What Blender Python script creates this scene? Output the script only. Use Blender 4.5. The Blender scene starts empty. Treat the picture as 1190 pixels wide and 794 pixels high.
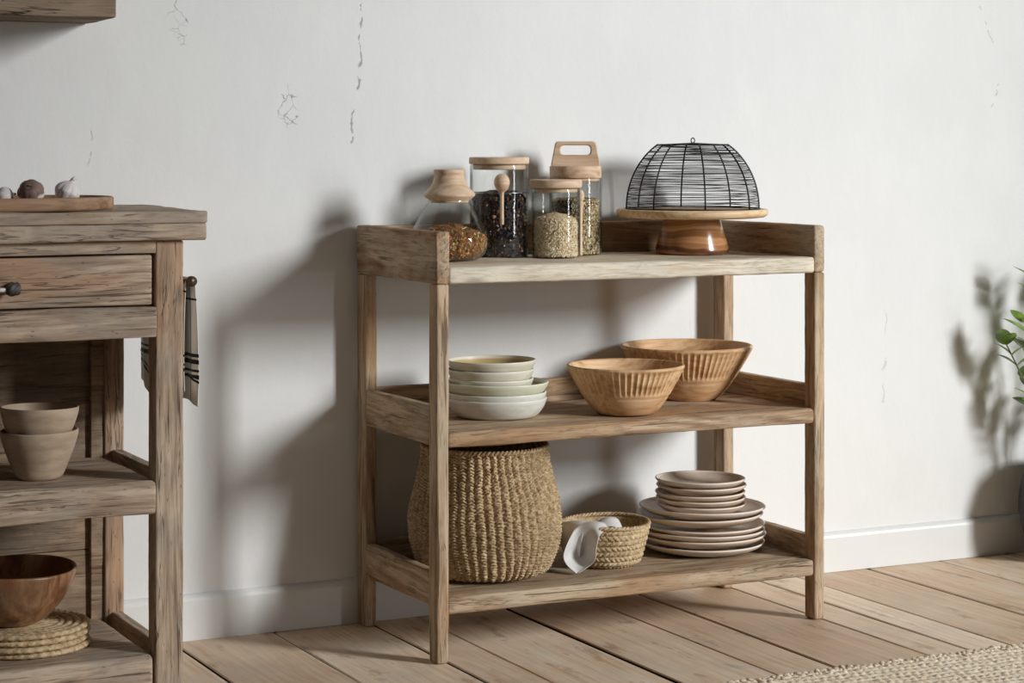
import bpy, bmesh, math, random
import numpy as np
from mathutils import Vector, Matrix, noise, Euler

PI = math.pi
random.seed(7)
SC = bpy.context.scene
COL = SC.collection

# ------------------------------------------------------------------ camera
cam_d = bpy.data.cameras.new('camera')
cam = bpy.data.objects.new('camera', cam_d)
COL.objects.link(cam)
CX, CY, CZ = -1.858, -4.518, 1.084
YAW = math.radians(63.5)
cam.location = (CX, CY, CZ)
cam.rotation_euler = (PI/2, 0, YAW - PI/2)
cam_d.sensor_width = 36
cam_d.lens = 2500/1190*36
cam_d.shift_y = -(397-168)/1190
cam_d.clip_start = .05
SC.camera = cam
FWD = Vector((math.cos(YAW), math.sin(YAW), 0))
RGT = Vector((math.sin(YAW), -math.cos(YAW), 0))

SC.view_settings.view_transform = 'Standard'
SC.view_settings.look = 'None'
SC.view_settings.gamma = 1
SC.view_settings.exposure = 0
SC.view_settings.use_curve_mapping = False

# ------------------------------------------------------------------ object helpers
def link(name, me, mat=None, parent=None, smooth=True, loc=None):
    if mat is not None:
        me.materials.append(mat)
    if smooth:
        me.polygons.foreach_set('use_smooth', [True]*len(me.polygons))
    o = bpy.data.objects.new(name, me)
    COL.objects.link(o)
    if parent is not None:
        o.parent = parent
    if loc is not None:
        o.location = loc
    return o

def pyd(verts, faces):
    me = bpy.data.meshes.new('m')
    me.from_pydata([tuple(v) for v in verts], [], faces)
    me.update()
    return me

def thing(name, label, cat, loc=(0, 0, 0), rz=0, group=None):
    o = bpy.data.objects.new(name, None)
    o.empty_display_size = .05
    COL.objects.link(o)
    o.location = loc
    o.rotation_euler = (0, 0, rz)
    tag(o, label, cat, group)
    return o

def tag(o, label, cat, group=None, kind=None):
    o['label'] = label
    o['category'] = cat
    if group: o['group'] = group
    if kind: o['kind'] = kind
    return o

def struct(o):
    o['kind'] = 'structure'
    return o

# ------------------------------------------------------------------ node helpers
class NT:
    def __init__(s, name):
        s.m = bpy.data.materials.new(name)
        s.m.use_nodes = True
        s.t = s.m.node_tree
        s.n = s.t.nodes
        s.n.clear()
        s.out = s.n.new('ShaderNodeOutputMaterial')
        s.b = s.n.new('ShaderNodeBsdfPrincipled')
        s.l(s.b.outputs[0], s.out.inputs[0])
    def l(s, a, b): s.t.links.new(a, b)
    def new(s, typ, **kw):
        n = s.n.new(typ)
        for k, v in kw.items():
            setattr(n, k, v)
        return n
    def put(s, inp, v):
        if isinstance(v, bpy.types.NodeSocket): s.l(v, inp)
        elif v is not None: inp.default_value = v
    def coord(s, kind='Object'):
        return s.new('ShaderNodeTexCoord').outputs[kind]
    def mapping(s, vec, scale=(1, 1, 1), loc=(0, 0, 0), rot=(0, 0, 0)):
        n = s.new('ShaderNodeMapping')
        s.l(vec, n.inputs[0])
        s.put(n.inputs['Location'], loc if isinstance(loc, bpy.types.NodeSocket) else loc)
        n.inputs['Rotation'].default_value = rot
        n.inputs['Scale'].default_value = scale
        return n.outputs[0]
    def noise(s, vec, scale=5, detail=4, rough=.5, dist=0):
        n = s.new('ShaderNodeTexNoise')
        s.l(vec, n.inputs['Vector'])
        n.inputs['Scale'].default_value = scale
        n.inputs['Detail'].default_value = detail
        n.inputs['Roughness'].default_value = rough
        n.inputs['Distortion'].default_value = dist
        return n.outputs['Fac']
    def voro(s, vec, scale=5, feature='F1', out='Distance', rnd=1):
        n = s.new('ShaderNodeTexVoronoi', feature=feature)
        s.l(vec, n.inputs['Vector'])
        n.inputs['Scale'].default_value = scale
        n.inputs['Randomness'].default_value = rnd
        return n.outputs[out]
    def ramp(s, fac, stops, interp='LINEAR'):
        n = s.new('ShaderNodeValToRGB')
        s.l(fac, n.inputs[0])
        cr = n.color_ramp
        cr.interpolation = interp
        while len(cr.elements) < len(stops): cr.elements.new(.5)
        for e, (p, c) in zip(cr.elements, stops):
            e.position = p
            e.color = (c[0], c[1], c[2], 1) if hasattr(c, '__len__') else (c, c, c, 1)
        return n.outputs[0]
    def mix(s, f, a, b, mode='MIX'):
        n = s.new('ShaderNodeMix', data_type='RGBA', blend_type=mode)
        s.put(n.inputs[0], f)
        for i, v in ((6, a), (7, b)):
            if isinstance(v, bpy.types.NodeSocket): s.l(v, n.inputs[i])
            else: n.inputs[i].default_value = (v[0], v[1], v[2], 1)
        return n.outputs[2]
    def math(s, op, a, b=None, c=None, clamp=False):
        n = s.new('ShaderNodeMath', operation=op, use_clamp=clamp)
        s.put(n.inputs[0], a)
        if b is not None: s.put(n.inputs[1], b)
        if c is not None: s.put(n.inputs[2], c)
        return n.outputs[0]
    def vmath(s, op, a, b):
        n = s.new('ShaderNodeVectorMath', operation=op)
        s.put(n.inputs[0], a); s.put(n.inputs[1], b)
        return n.outputs[0]
    def bump(s, h, strength=.3, dist=.002, normal=None):
        n = s.new('ShaderNodeBump')
        n.inputs['Strength'].default_value = strength
        n.inputs['Distance'].default_value = dist
        s.l(h, n.inputs['Height'])
        if normal is not None: s.l(normal, n.inputs['Normal'])
        return n.outputs[0]
    def fin(s, col=None, rough=None, normal=None, spec=None):
        if col is not None:
            if isinstance(col, bpy.types.NodeSocket): s.l(col, s.b.inputs['Base Color'])
            else: s.b.inputs['Base Color'].default_value = (*col, 1)
        if rough is not None: s.put(s.b.inputs['Roughness'], rough)
        if normal is not None: s.l(normal, s.b.inputs['Normal'])
        if spec is not None: s.b.inputs['Specular IOR Level'].default_value = spec
        return s.m

def rgb(r, g, b):
    f = lambda c: (c/255/12.92) if c/255 <= .04045 else ((c/255+.055)/1.055)**2.4
    return (f(r), f(g), f(b))

def offset_obj(k, vec):
    r = k.new('ShaderNodeObjectInfo').outputs['Random']
    c = k.new('ShaderNodeCombineXYZ')
    for i, m in enumerate((37., 23., 11.)):
        k.l(k.math('MULTIPLY', r, m), c.inputs[i])
    return k.vmath('ADD', vec, c.outputs[0])

def wood(name, dark, mid, light, axis=0, rough=.75, bump=.5, crack=.6, fine=1., grey=None, warm=None, spec=.25, size=1., fleck=.36, ringc=1.):
    """reclaimed timber, grain along `axis` of the object"""
    k = NT(name)
    P = offset_obj(k, k.coord())
    def st(along, across):
        v = [across]*3; v[axis] = along
        return tuple(v)
    warpn = k.noise(k.mapping(P, st(1.5, 6)), 1, 2)
    wv = k.new('ShaderNodeCombineXYZ')
    amp = k.math('MULTIPLY', k.math('SUBTRACT', warpn, .5), .05)
    for i in range(3):
        if i != axis: k.l(amp, wv.inputs[i])
    PW = k.vmath('ADD', P, wv.outputs[0])
    big = k.noise(k.mapping(PW, st(1.2*size, 16*size)), 1, 3, .55)
    grain = k.noise(k.mapping(PW, st(3.2*size, 84*size)), 1, 6, .66, .4)
    fib = k.noise(k.mapping(PW, st(22*fine, 230*fine)), 1, 3, .6)
    blot = k.noise(P, 7, 4, .6)
    fig = k.noise(k.mapping(PW, st(1.3*size, 13*size), loc=(2, 6, 1)), 1, 2, .5)
    ring = k.math('PINGPONG', k.math('MULTIPLY', fig, 17), 1.0)
    t = k.math('ADD', k.math('MULTIPLY', big, .38), k.math('MULTIPLY', grain, .50))
    t = k.math('ADD', t, k.math('MULTIPLY', ring, .12*ringc))
    t = k.math('ADD', t, .06*(2-ringc))
    col = k.ramp(t, [(.37, dark), (.5, mid), (.63, light)])
    if grey is not None:
        col = k.mix(k.ramp(blot, [(.45, 0), (.62, .75)]), col, grey)
    if warm is not None:
        b2 = k.noise(k.mapping(P, st(2.5, 9), loc=(3, 5, 8)), 1, 2)
        col = k.mix(k.ramp(b2, [(.52, 0), (.66, .7)]), col, warm)
    col = k.mix(k.math('MULTIPLY', k.ramp(fib, [(.36, 1), (.5, 0)]), fleck), col, dark)
    ck = k.noise(k.mapping(PW, st(3.2, 130), loc=(9, 2, 4)), 1, 3, .5)
    cm = k.noise(k.mapping(P, st(3, 12), loc=(1, 7, 2)), 1, 2)
    cl = k.noise(k.mapping(PW, st(2.2, 34), loc=(5, 3, 8)), 1, 4, .62)
    cl = k.ramp(k.math('ABSOLUTE', k.math('SUBTRACT', cl, .5)), [(.004, 1), (.014, 0)])
    cm2 = k.noise(k.mapping(P, st(4, 14), loc=(6, 1, 9)), 1, 2)
    cl = k.math('MULTIPLY', cl, k.ramp(cm2, [(.5, 0), (.58, 1)]))
    crackm = k.math('MULTIPLY', k.ramp(ck, [(.34, 1), (.385, 0)]), k.ramp(cm, [(.40, 0), (.50, 1)]))
    crackm = k.math('MAXIMUM', crackm, k.math('MULTIPLY', cl, min(1, crack*1.3)))
    pit = k.voro(k.mapping(P, st(30, 90)), 1)
    crackm = k.math('MAXIMUM', crackm, k.math('MULTIPLY', k.ramp(pit, [(.06, 1), (.13, 0)]), min(.6, crack*.8)))
    dk = tuple(c*.3 for c in dark)
    col = k.mix(k.math('MULTIPLY', crackm, crack), col, dk)
    knot = k.voro(k.mapping(PW, st(2.4, 9)), 1)
    km = k.ramp(knot, [(.03, 1), (.085, 0)])
    col = k.mix(k.math('MULTIPLY', km, .55*min(1, crack+.2)), col, dk)
    h = k.math('ADD', k.math('MULTIPLY', fib, .5), k.math('MULTIPLY', grain, .9))
    h = k.math('SUBTRACT', h, k.math('MULTIPLY', crackm, 1.2))
    nb = k.bump(h, bump, .0018)
    return k.fin(col, rough, nb, spec)

W_D, W_M, W_L = rgb(104, 80, 60), rgb(160, 132, 104), rgb(202, 176, 146)
W_G, W_W = rgb(184, 166, 142), rgb(172, 132, 94)
WOOD = [wood('reclaimed_elm_%s' % 'xyz'[a], W_D, W_M, W_L, a, grey=W_G, warm=W_W) for a in range(3)]
BW = [wood('bleached_elm_%s' % 'xyz'[a], rgb(150, 130, 106), rgb(208, 192, 166), rgb(230, 218, 196), a, grey=rgb(214, 206, 188), warm=rgb(204, 176, 140), crack=.55, bump=.35) for a in range(3)]
T_D, T_M, T_L = rgb(112, 90, 74), rgb(168, 144, 122), rgb(206, 184, 160)
TW = [wood('table_timber_%s' % 'xyz'[a], T_D, T_M, T_L, a, grey=rgb(166, 152, 138), warm=rgb(184, 144, 110), crack=.7, bump=.7, fine=.7) for a in range(3)]
DARKW = wood('table_back_boards', rgb(100, 80, 64), rgb(148, 122, 98), rgb(176, 150, 122), 0, grey=rgb(120, 108, 94), crack=.5)
LIDW = wood('pale_acacia', rgb(178, 142, 112), rgb(208, 176, 146), rgb(222, 196, 168), 0, .55, .12, .12, spec=.3, fleck=.16)
MANGO = wood('mango_wood', rgb(152, 108, 72), rgb(202, 158, 114), rgb(226, 188, 144), 0, .5, .12, .15, warm=rgb(196, 154, 110), spec=.35, fleck=.16)
MANGO2 = wood('mango_wood_pale', rgb(160, 118, 80), rgb(208, 166, 122), rgb(230, 194, 152), 0, .5, .12, .15, warm=rgb(200, 160, 120), spec=.35, fleck=.16)
ACACIA = wood('glossy_acacia', rgb(70, 36, 16), rgb(134, 80, 42), rgb(186, 130, 78), 0, .22, .05, .1, warm=rgb(150, 84, 40), spec=.5, size=1.3, fleck=.16)
PLATEW = wood('cake_plate_timber', rgb(170, 124, 82), rgb(214, 174, 130), rgb(230, 200, 160), 0, .5, .1, .15, spec=.35, fleck=.16)
DBOWL = wood('walnut_bowl', rgb(74, 44, 28), rgb(138, 94, 62), rgb(182, 142, 104), 2, .38, .1, .2, warm=rgb(120, 66, 36), grey=rgb(120, 94, 70), spec=.5, size=.5, fleck=.16)
TRAYW = wood('tray_timber', rgb(104, 76, 56), rgb(146, 112, 86), rgb(172, 138, 108), 0, .6, .1, .1, spec=.3, fleck=.16)
FSHELF = wood('rough_sawn_oak', rgb(66, 50, 38), rgb(118, 96, 76), rgb(152, 132, 112), 0, .85, .9, 1., fine=.6)

def simple(name, c1, c2, scale=20, rough=.5, bump=.0, spec=.4, detail=4, stops=(.35, .65), metallic=0, sheen=0):
    k = NT(name)
    P = offset_obj(k, k.coord())
    n = k.noise(P, scale, detail, .6)
    col = k.ramp(n, [(stops[0], c1), (stops[1], c2)])
    nb = k.bump(k.noise(P, scale*9, 3), bump, .001) if bump else None
    k.b.inputs['Metallic'].default_value = metallic
    if sheen: k.b.inputs['Sheen Weight'].default_value = sheen
    return k.fin(col, rough, nb, spec)

# ------------------------------------------------------------------ shape helpers
def plank(name, x0, x1, y0, y1, z0, z1, axis, mat, parent, r=.004, wob=.0012, seed=None, seg=.016, taper=None):
    """a hand-planed board: rounded section swept along `axis` with worn, wavering faces"""
    seed = random.random()*50 if seed is None else seed
    lo = [x0, y0, z0]; hi = [x1, y1, z1]
    a = axis; b, c = [(1, 2), (2, 0), (0, 1)][a]
    L = hi[a]-lo[a]
    hb, hc = (hi[b]-lo[b])/2, (hi[c]-lo[c])/2
    mb, mc = (hi[b]+lo[b])/2, (hi[c]+lo[c])/2
    r = min(r, hb*.6, hc*.6)
    ring = []
    def side(p, q):
        d = Vector(q)-Vector(p)
        n = max(1, int(d.length/.022))
        eps = min(.0015, d.length*.2)/d.length
        ts = [eps]+[i/n for i in range(1, n)]+[1-eps]
        return [(p[0]+d[0]*t, p[1]+d[1]*t) for t in ts]
    cs = [(hb-r, -hc+r, -90), (hb-r, hc-r, 0), (-hb+r, hc-r, 90), (-hb+r, -hc+r, 180)]
    for i, (u, v, a0) in enumerate(cs):
        arc = []
        for j in range(4):
            an = math.radians(a0+j*30)
            arc.append((u+r*math.cos(an), v+r*math.sin(an)))
        ring += arc
        nu, nv, na = cs[(i+1) % 4]
        an = math.radians(na)
        nxt = (nu+r*math.cos(an), nv+r*math.sin(an))
        ring += side(arc[-1], nxt)
    N = len(ring)
    n = max(2, int(L/seg))
    st = [(0, r), (r*.13, r*.5), (r*.5, r*.13), (r, 0)] + [(r+(L-2*r)*i/n, 0) for i in range(1, n)] + [(L-r, 0), (L-r*.5, r*.13), (L-r*.13, r*.5), (L, r)]
    verts = []
    for (t, ins) in st:
        for (u, v) in ring:
            uu = u*(hb-ins)/hb; vv = v*(hc-ins)/hc
            p = [0, 0, 0]
            p[a] = lo[a]+t; p[b] = mb+uu; p[c] = mc+vv
            q = Vector(p)
            s1 = noise.noise(Vector((q[0]*5+seed, q[1]*5, q[2]*5)))
            s2 = noise.noise(Vector((q[0]*28, q[1]*28+seed, q[2]*28)))
            corner = (abs(u) > hb-r*1.2) and (abs(v) > hc-r*1.2)
            k = wob*(s1*1.3+s2*.5)
            if corner: k -= wob*max(0, s2)*1.6
            dn = Vector((u/hb, v/hc))
            m = max(abs(dn.x), abs(dn.y))
            dn = Vector((dn.x if abs(dn.x) > .97*m else 0, dn.y if abs(dn.y) > .97*m else 0))
            f = 1.0
            if taper: f = taper(p[a])
            p[b] = mb+uu*f+dn.x*k; p[c] = mc+vv*f+dn.y*k
            verts.append(p)
    faces = []
    for i in range(len(st)-1):
        for j in range(N):
            j2 = (j+1) % N
            faces.append((i*N+j, i*N+j2, (i+1)*N+j2, (i+1)*N+j))
    faces.append(tuple(reversed(range(N))))
    faces.append(tuple(range((len(st)-1)*N, len(st)*N)))
    me = pyd(verts, faces)
    o = link(name, me, mat, parent)
    return o

def lathe_mesh(prof, seg=64, fn=None, closed=False):
    """prof: list of (r, z); r=0 ends close to a pole.  fn(r, z, ang, i) -> (r, z) lets the wall vary"""
    verts, faces, rows = [], [], []
    for i, (r, z) in enumerate(prof):
        if r < 1e-6:
            rows.append([len(verts)]); verts.append((0, 0, z))
        else:
            row = []
            for j in range(seg):
                an = 2*PI*j/seg
                rr, zz = fn(r, z, an, i) if fn else (r, z)
                row.append(len(verts)); verts.append((rr*math.cos(an), rr*math.sin(an), zz))
            rows.append(row)
    pairs = list(zip(rows, rows[1:]))
    if closed: pairs.append((rows[-1], rows[0]))
    for A, B in pairs:
        for j in range(seg):
            j2 = (j+1) % seg
            if len(A) == 1 and len(B) == 1: continue
            if len(A) == 1: faces.append((A[0], B[j2], B[j]))
            elif len(B) == 1: faces.append((A[j], A[j2], B[0]))
            else: faces.append((A[j], A[j2], B[j2], B[j]))
    return pyd(verts, faces)

def smooth_prof(pts, n=6):
    """Catmull-Rom through (r, z) points"""
    out = []
    P = [pts[0]]+list(pts)+[pts[-1]]
    for i in range(1, len(P)-2):
        for k in range(n):
            t = k/n
            q = []
            for d in (0, 1):
                a, b, c, e = P[i-1][d], P[i][d], P[i+1][d], P[i+2][d]
                q.append(.5*(2*b+(c-a)*t+(2*a-5*b+4*c-e)*t*t+(3*b-a-3*c+e)*t**3))
            out.append((max(q[0], 0), q[1]))
    out.append(tuple(pts[-1]))
    return out

def shell(outer, th, rim=4):
    """outer: profile from base centre up to the rim; returns a closed-walled vessel profile, th thick"""
    n = len(outer)
    inner = []
    for i, (r, z) in enumerate(outer):
        a = outer[max(0, i-1)]; b = outer[min(n-1, i+1)]
        d = Vector((b[0]-a[0], b[1]-a[1]))
        if d.length < 1e-9: d = Vector((1, 0))
        d.normalize()
        nx, nz = -d.y, d.x
        inner.append((max(0, r+nx*th), z+nz*th))
    inner[0] = (0, outer[0][1]+th)
    top_o, top_i = outer[-1], inner[-1]
    mid = Vector(((top_o[0]+top_i[0])/2, (top_o[1]+top_i[1])/2))
    v = Vector(top_o)-mid
    up = Vector((-v.y, v.x))
    if up.y < 0: up = -up
    arc = []
    for k in range(1, rim):
        t = PI*k/rim
        p = mid+v*math.cos(t)+up*math.sin(t)
        arc.append((p.x, p.y))
    return outer+arc+list(reversed(inner))

def tube_mesh(pts, rad, seg=8, closed=False):
    pts = [Vector(p) for p in pts]
    rs = rad if hasattr(rad, '__len__') else [rad]*len(pts)
    verts, faces = [], []
    n = len(pts)
    up = None
    for i, p in enumerate(pts):
        if closed: d = pts[(i+1) % n]-pts[i-1]
        else: d = pts[min(n-1, i+1)]-pts[max(0, i-1)]
        d.normalize()
        if up is None:
            up = Vector((0, 0, 1)) if abs(d.z) < .9 else Vector((1, 0, 0))
        u = (up-d*up.dot(d)).normalized()
        up = u
        w = d.cross(u)
        for j in range(seg):
            an = 2*PI*j/seg
            verts.append(p+(u*math.cos(an)+w*math.sin(an))*rs[i])
    m = n if closed else n-1
    for i in range(m):
        for j in range(seg):
            a = i*seg+j; b = i*seg+(j+1) % seg
            c = ((i+1) % n)*seg+(j+1) % seg; d = ((i+1) % n)*seg+j
            faces.append((a, b, c, d))
    if not closed:
        faces.append(tuple(reversed(range(seg))))
        faces.append(tuple(range((n-1)*seg, n*seg)))
    return verts, faces

class MB:
    def __init__(s): s.v = []; s.f = []
    def add(s, v, f):
        o = len(s.v)
        s.v += [tuple(p) for p in v]
        s.f += [tuple(i+o for i in q) for q in f]
        return s
    def tube(s, pts, rad, seg=8, closed=False): return s.add(*tube_mesh(pts, rad, seg, closed))
    def mesh(s): return pyd(s.v, s.f)

def box_vf(x0, x1, y0, y1, z0, z1):
    v = [(x, y, z) for x in (x0, x1) for y in (y0, y1) for z in (z0, z1)]
    f = [(0, 1, 3, 2), (4, 6, 7, 5), (0, 4, 5, 1), (2, 3, 7, 6), (0, 2, 6, 4), (1, 5, 7, 3)]
    return v, f

# ------------------------------------------------------------------ room shell
def wall_material():
    k = NT('limewashed_plaster')
    P = k.coord()
    n1 = k.noise(P, 1.3, 4, .55)
    n2 = k.noise(k.mapping(P, (5, 1, 2.2)), 1.6, 5, .6)
    col = k.mix(k.ramp(n1, [(.35, 0), (.65, 1)]), rgb(228, 227, 225), rgb(235, 234, 231))
    col = k.mix(k.math('MULTIPLY', k.ramp(n2, [(.5, 0), (.7, 1)]), .35), col, rgb(240, 239, 237))
    # flaked and cracked places, each an area of the plaster with its own hairlines
    warp = k.new('ShaderNodeTexNoise')
    k.l(P, warp.inputs['Vector']); warp.inputs['Scale'].default_value = 22; warp.inputs['Detail'].default_value = 4
    wv = k.vmath('ADD', P, k.vmath('MULTIPLY', k.vmath('SUBTRACT', warp.outputs['Color'], (.5, .5, .5)), (.05, .05, .05)))
    lines = k.ramp(k.voro(wv, 38, 'DISTANCE_TO_EDGE'), [(.0, 1), (.035, 0)])
    big = k.ramp(k.voro(wv, 16, 'DISTANCE_TO_EDGE'), [(.0, 1), (.012, 0)])
    brk = k.ramp(k.noise(P, 45, 3), [(.5, 0), (.56, 1)])
    sep = k.new('ShaderNodeSeparateXYZ'); k.l(wv, sep.inputs[0])
    def spot(x, z, rx, rz, src, s=1.):
        dx = k.math('DIVIDE', k.math('SUBTRACT', sep.outputs[0], x), rx)
        dz = k.math('DIVIDE', k.math('SUBTRACT', sep.outputs[2], z), rz)
        d = k.math('ADD', k.math('MULTIPLY', dx, dx), k.math('MULTIPLY', dz, dz))
        m = k.ramp(d, [(.55, 1), (1., 0)])
        return k.math('MULTIPLY', k.math('MULTIPLY', m, src), s)
    def hair(x, z, w, h, s=.7, lean=0.):
        xx = k.math('SUBTRACT', k.math('SUBTRACT', sep.outputs[0], x), k.math('MULTIPLY', k.math('SUBTRACT', sep.outputs[2], z), lean))
        m = k.ramp(k.math('ABSOLUTE', xx), [(w*.3, 1), (w, 0)])
        zz = k.math('ABSOLUTE', k.math('SUBTRACT', sep.outputs[2], z))
        e = k.math('LESS_THAN', zz, h)
        return k.math('MULTIPLY', k.math('MULTIPLY', k.math('MULTIPLY', m, e), brk), s)
    marks = None
    for m in MARKS:
        q = spot(m[1], m[2], m[3], m[4], {'l': lines, 'b': big}[m[5]], m[6]) if m[0] == 's' else hair(*m[1:])
        marks = q if marks is None else k.math('MAXIMUM', marks, q)
    dots = k.ramp(k.voro(P, 3.3), [(.008, 1), (.02, 0)])
    marks = k.math('MAXIMUM', marks, k.math('MULTIPLY', dots, .55))
    col = k.mix(k.math('MULTIPLY', marks, .72), col, rgb(120, 114, 104))
    h = k.math('ADD', k.math('MULTIPLY', k.noise(P, 9, 6, .6), .9), k.math('MULTIPLY', n2, .8))
    h = k.math('SUBTRACT', h, k.math('MULTIPLY', marks, .5))
    return k.fin(col, .9, k.bump(h, .32, .006), .15)

# where the plaster is damaged: (kind, x, z, ...)
MARKS = [
    ('s', -.415, 1.355, .028, .062, 'b', 1.), ('s', -.41, 1.335, .02, .035, 'l', .6),
    ('s', -.155, 1.165, .026, .05, 'l', 1.),
    ('h', .012, 1.30, .0026, .11, 1., .06), ('h', .0, 1.16, .0032, .075, 1., .16),
    ('h', -.62, 1.0, .002, .12, .45, .12),
    ('h', 1.47, .62, .0016, .12, .4, .0), ('h', 1.47, .44, .0014, .1, .4, .04),
    ('h', 1.83, 1.21, .004, .03, .6, .3), ('h', 1.8, 1.40, .003, .045, .6, -.5),
    ('h', 1.25, .34, .003, .03, .5, .0),
]

def floor_material():
    k = NT('scrubbed_pine_boards')
    P0 = k.coord()
    at = k.new('ShaderNodeAttribute', attribute_name='board')
    c = k.new('ShaderNodeCombineXYZ')
    k.l(k.math('MULTIPLY', at.outputs['Fac'], 40), c.inputs[0]); k.l(k.math('MULTIPLY', at.outputs['Fac'], 17), c.inputs[1])
    P = k.vmath('ADD', P0, c.outputs[0])
    w = k.noise(k.mapping(P, (6, 1.4, 1)), 1, 3)
    wv = k.new('ShaderNodeCombineXYZ'); k.l(k.math('MULTIPLY', k.math('SUBTRACT', w, .5), .08), wv.inputs[0])
    PW = k.vmath('ADD', P, wv.outputs[0])
    g = k.noise(k.mapping(PW, (70, 2.2, 1)), 1, 5, .6, .3)
    f = k.noise(k.mapping(PW, (300, 7, 1)), 1, 3, .6)
    b = k.noise(P, 3.5, 5, .6)
    t = k.math('ADD', k.math('MULTIPLY', g, .6), k.math('MULTIPLY', b, .4))
    col = k.ramp(t, [(.32, rgb(216, 182, 148)), (.5, rgb(246, 222, 194)), (.66, rgb(252, 240, 220))])
    col = k.mix(k.ramp(k.noise(P, 5, 4, .65), [(.5, 0), (.72, .65)]), col, rgb(222, 212, 196))
    tone = k.ramp(at.outputs['Fac'], [(0, rgb(225, 214, 204)), (1, rgb(255, 255, 255))])
    col = k.mix(1., col, tone, 'MULTIPLY')
    col = k.mix(k.math('MULTIPLY', k.ramp(f, [(.3, 1), (.5, 0)]), .2), col, rgb(150, 112, 78))
    st = k.noise(k.mapping(P, (16, 5, 1), loc=(4, 4, 4)), 1, 4, .7)
    col = k.mix(k.math('MULTIPLY', k.ramp(st, [(.58, 0), (.70, 1)]), .6), col, rgb(142, 108, 82))
    bl2 = k.noise(k.mapping(P, (2.2, 1.1, 1), loc=(8, 1, 0)), 1, 5, .65)
    col = k.mix(k.math('MULTIPLY', k.ramp(bl2, [(.52, 0), (.66, 1)]), .35), col, rgb(192, 162, 134))
    kn = k.ramp(k.voro(k.mapping(PW, (5, 2.1, 1)), 1), [(.03, 1), (.07, 0)])
    col = k.mix(k.math('MULTIPLY', kn, .6), col, rgb(112, 78, 52))
    return k.fin(col, k.ramp(b, [(.3, .5), (.7, .72)]), k.bump(k.math('ADD', g, k.math('MULTIPLY', f, .5)), .25, .0015), .3)

def build_room():
    def grid_wall(x0, x1, z0, z1, y):
        return pyd([(x0, y, z0), (x1, y, z0), (x1, y, z1), (x0, y, z1)], [(0, 1, 2, 3)])
    v, f = box_vf(-3.2, 4.2, .012, .16, -.05, 2.75)
    struct(link('wall_back', pyd(v, f), wall_material(), smooth=False))
    # skirting board with eased top edge
    sk = NT('painted_skirting')
    n = sk.noise(sk.coord(), 3, 4)
    skm = sk.fin(sk.ramp(n, [(.3, rgb(226, 225, 222)), (.7, rgb(234, 233, 230))]), .3, sk.bump(sk.noise(sk.coord(), 40, 3), .08, .001), .5)
    prof = [(.0125, 0), (-.002, 0), (-.002, .0865), (-.0013, .0892), (-.0003, .092), (.0022, .0958), (.006, .0988), (.0125, .1010)]
    X0, X1, n = -3.2, 4.2, 60
    verts, faces = [], []
    for i in range(n+1):
        x = X0+(X1-X0)*i/n
        for (y, z) in prof:
            verts.append((x, y+.0006*noise.noise(Vector((x*3, z*9, 1))), z+.0008*noise.noise(Vector((x*2, 7, z)))))
    m = len(prof)
    for i in range(n):
        for j in range(m-1):
            faces.append((i*m+j, (i+1)*m+j, (i+1)*m+j+1, i*m+j+1))
    struct(link('baseboard_back', pyd(verts, faces), skm, smooth=False))
    # floor: boards run to the wall, gaps between them
    gaps = [(-2.75, .005), (-2.5, .004), (-2.28, .004), (-2.02, .005), (-1.8, .004), (-1.56, .004), (-1.32, .005), (-1.1, .004), (-.87, .004), (-.66, .004), (-.43, .005), (-.197, .004), (.032, .005), (.15, .003), (.377, .013),
            (.592, .003), (.735, .006), (.972, .005), (1.08, .006), (1.19, .004), (1.412, .008), (1.64, .004), (1.86, .006), (2.09, .004), (2.3, .005), (2.55, .004), (2.8, .005), (3.05, .004), (3.3, .004)]
    mb = MB(); tones = []; side_ids = []
    rnd = random.Random(4)
    for (a, wa), (b, wb) in zip(gaps, gaps[1:]):
        x0, x1 = a+wa/2, b-wb/2
        Y0, Y1, n = -6.2, .008, 90
        t = rnd.random(); sd = rnd.random()*30
        lift = rnd.uniform(-.0012, .0)
        verts, faces = [], []
        cross = [(0, -.022), (0, -.003), (.0025, -.0005), (.2, 0), (.5, 0), (.8, 0), (1, -.0005), (1, -.003), (1, -.022)]
        for i in range(n+1):
            y = Y0+(Y1-Y0)*i/n
            e0 = .0016*noise.noise(Vector((sd, y*3.2, 0)))+.0008*noise.noise(Vector((sd, y*14, 3)))
            e1 = .0016*noise.noise(Vector((sd+9, y*3.2, 0)))+.0008*noise.noise(Vector((sd+9, y*14, 3)))
            for q, (u, z) in enumerate(cross):
                if q <= 1: x = x0+e0
                elif q == 2: x = x0+.0025+e0
                elif q == 6: x = x1-.0025+e1
                elif q >= 7: x = x1+e1
                else: x = x0+(x1-x0)*u
                verts.append((x, y, z+lift+(.0012*noise.noise(Vector((x*4, y*1.5, sd))) if z == 0 else 0)*.6))
        m = len(cross)
        for i in range(n):
            for j in range(m-1):
                faces.append((i*m+j, i*m+j+1, (i+1)*m+j+1, (i+1)*m+j))
        nf0 = len(mb.f)
        mb.add(verts, [tuple(reversed(q)) for q in faces])
        tones += [t]*(len(mb.f)-nf0)
        side_ids += [1 if (q % (m-1)) in (0, m-2) else 0 for q in range(len(faces))]
    v, f = box_vf(-3.2, 4.2, -6.3, .012, -.06, -.0225)
    nf0 = len(mb.f); mb.add(v, f); tones += [.2]*(len(mb.f)-nf0)
    me = mb.mesh()
    me.materials.append(floor_material()); me.materials.append(simple('dark_underfloor', rgb(26, 20, 15), rgb(44, 34, 26), 30, 1))
    me.polygons.foreach_set('material_index', side_ids+[1]*(len(me.polygons)-nf0))
    at = me.attributes.new('board', 'FLOAT', 'FACE')
    at.data.foreach_set('value', tones)
    struct(link('floor', me, None, smooth=False))

build_room()

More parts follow.
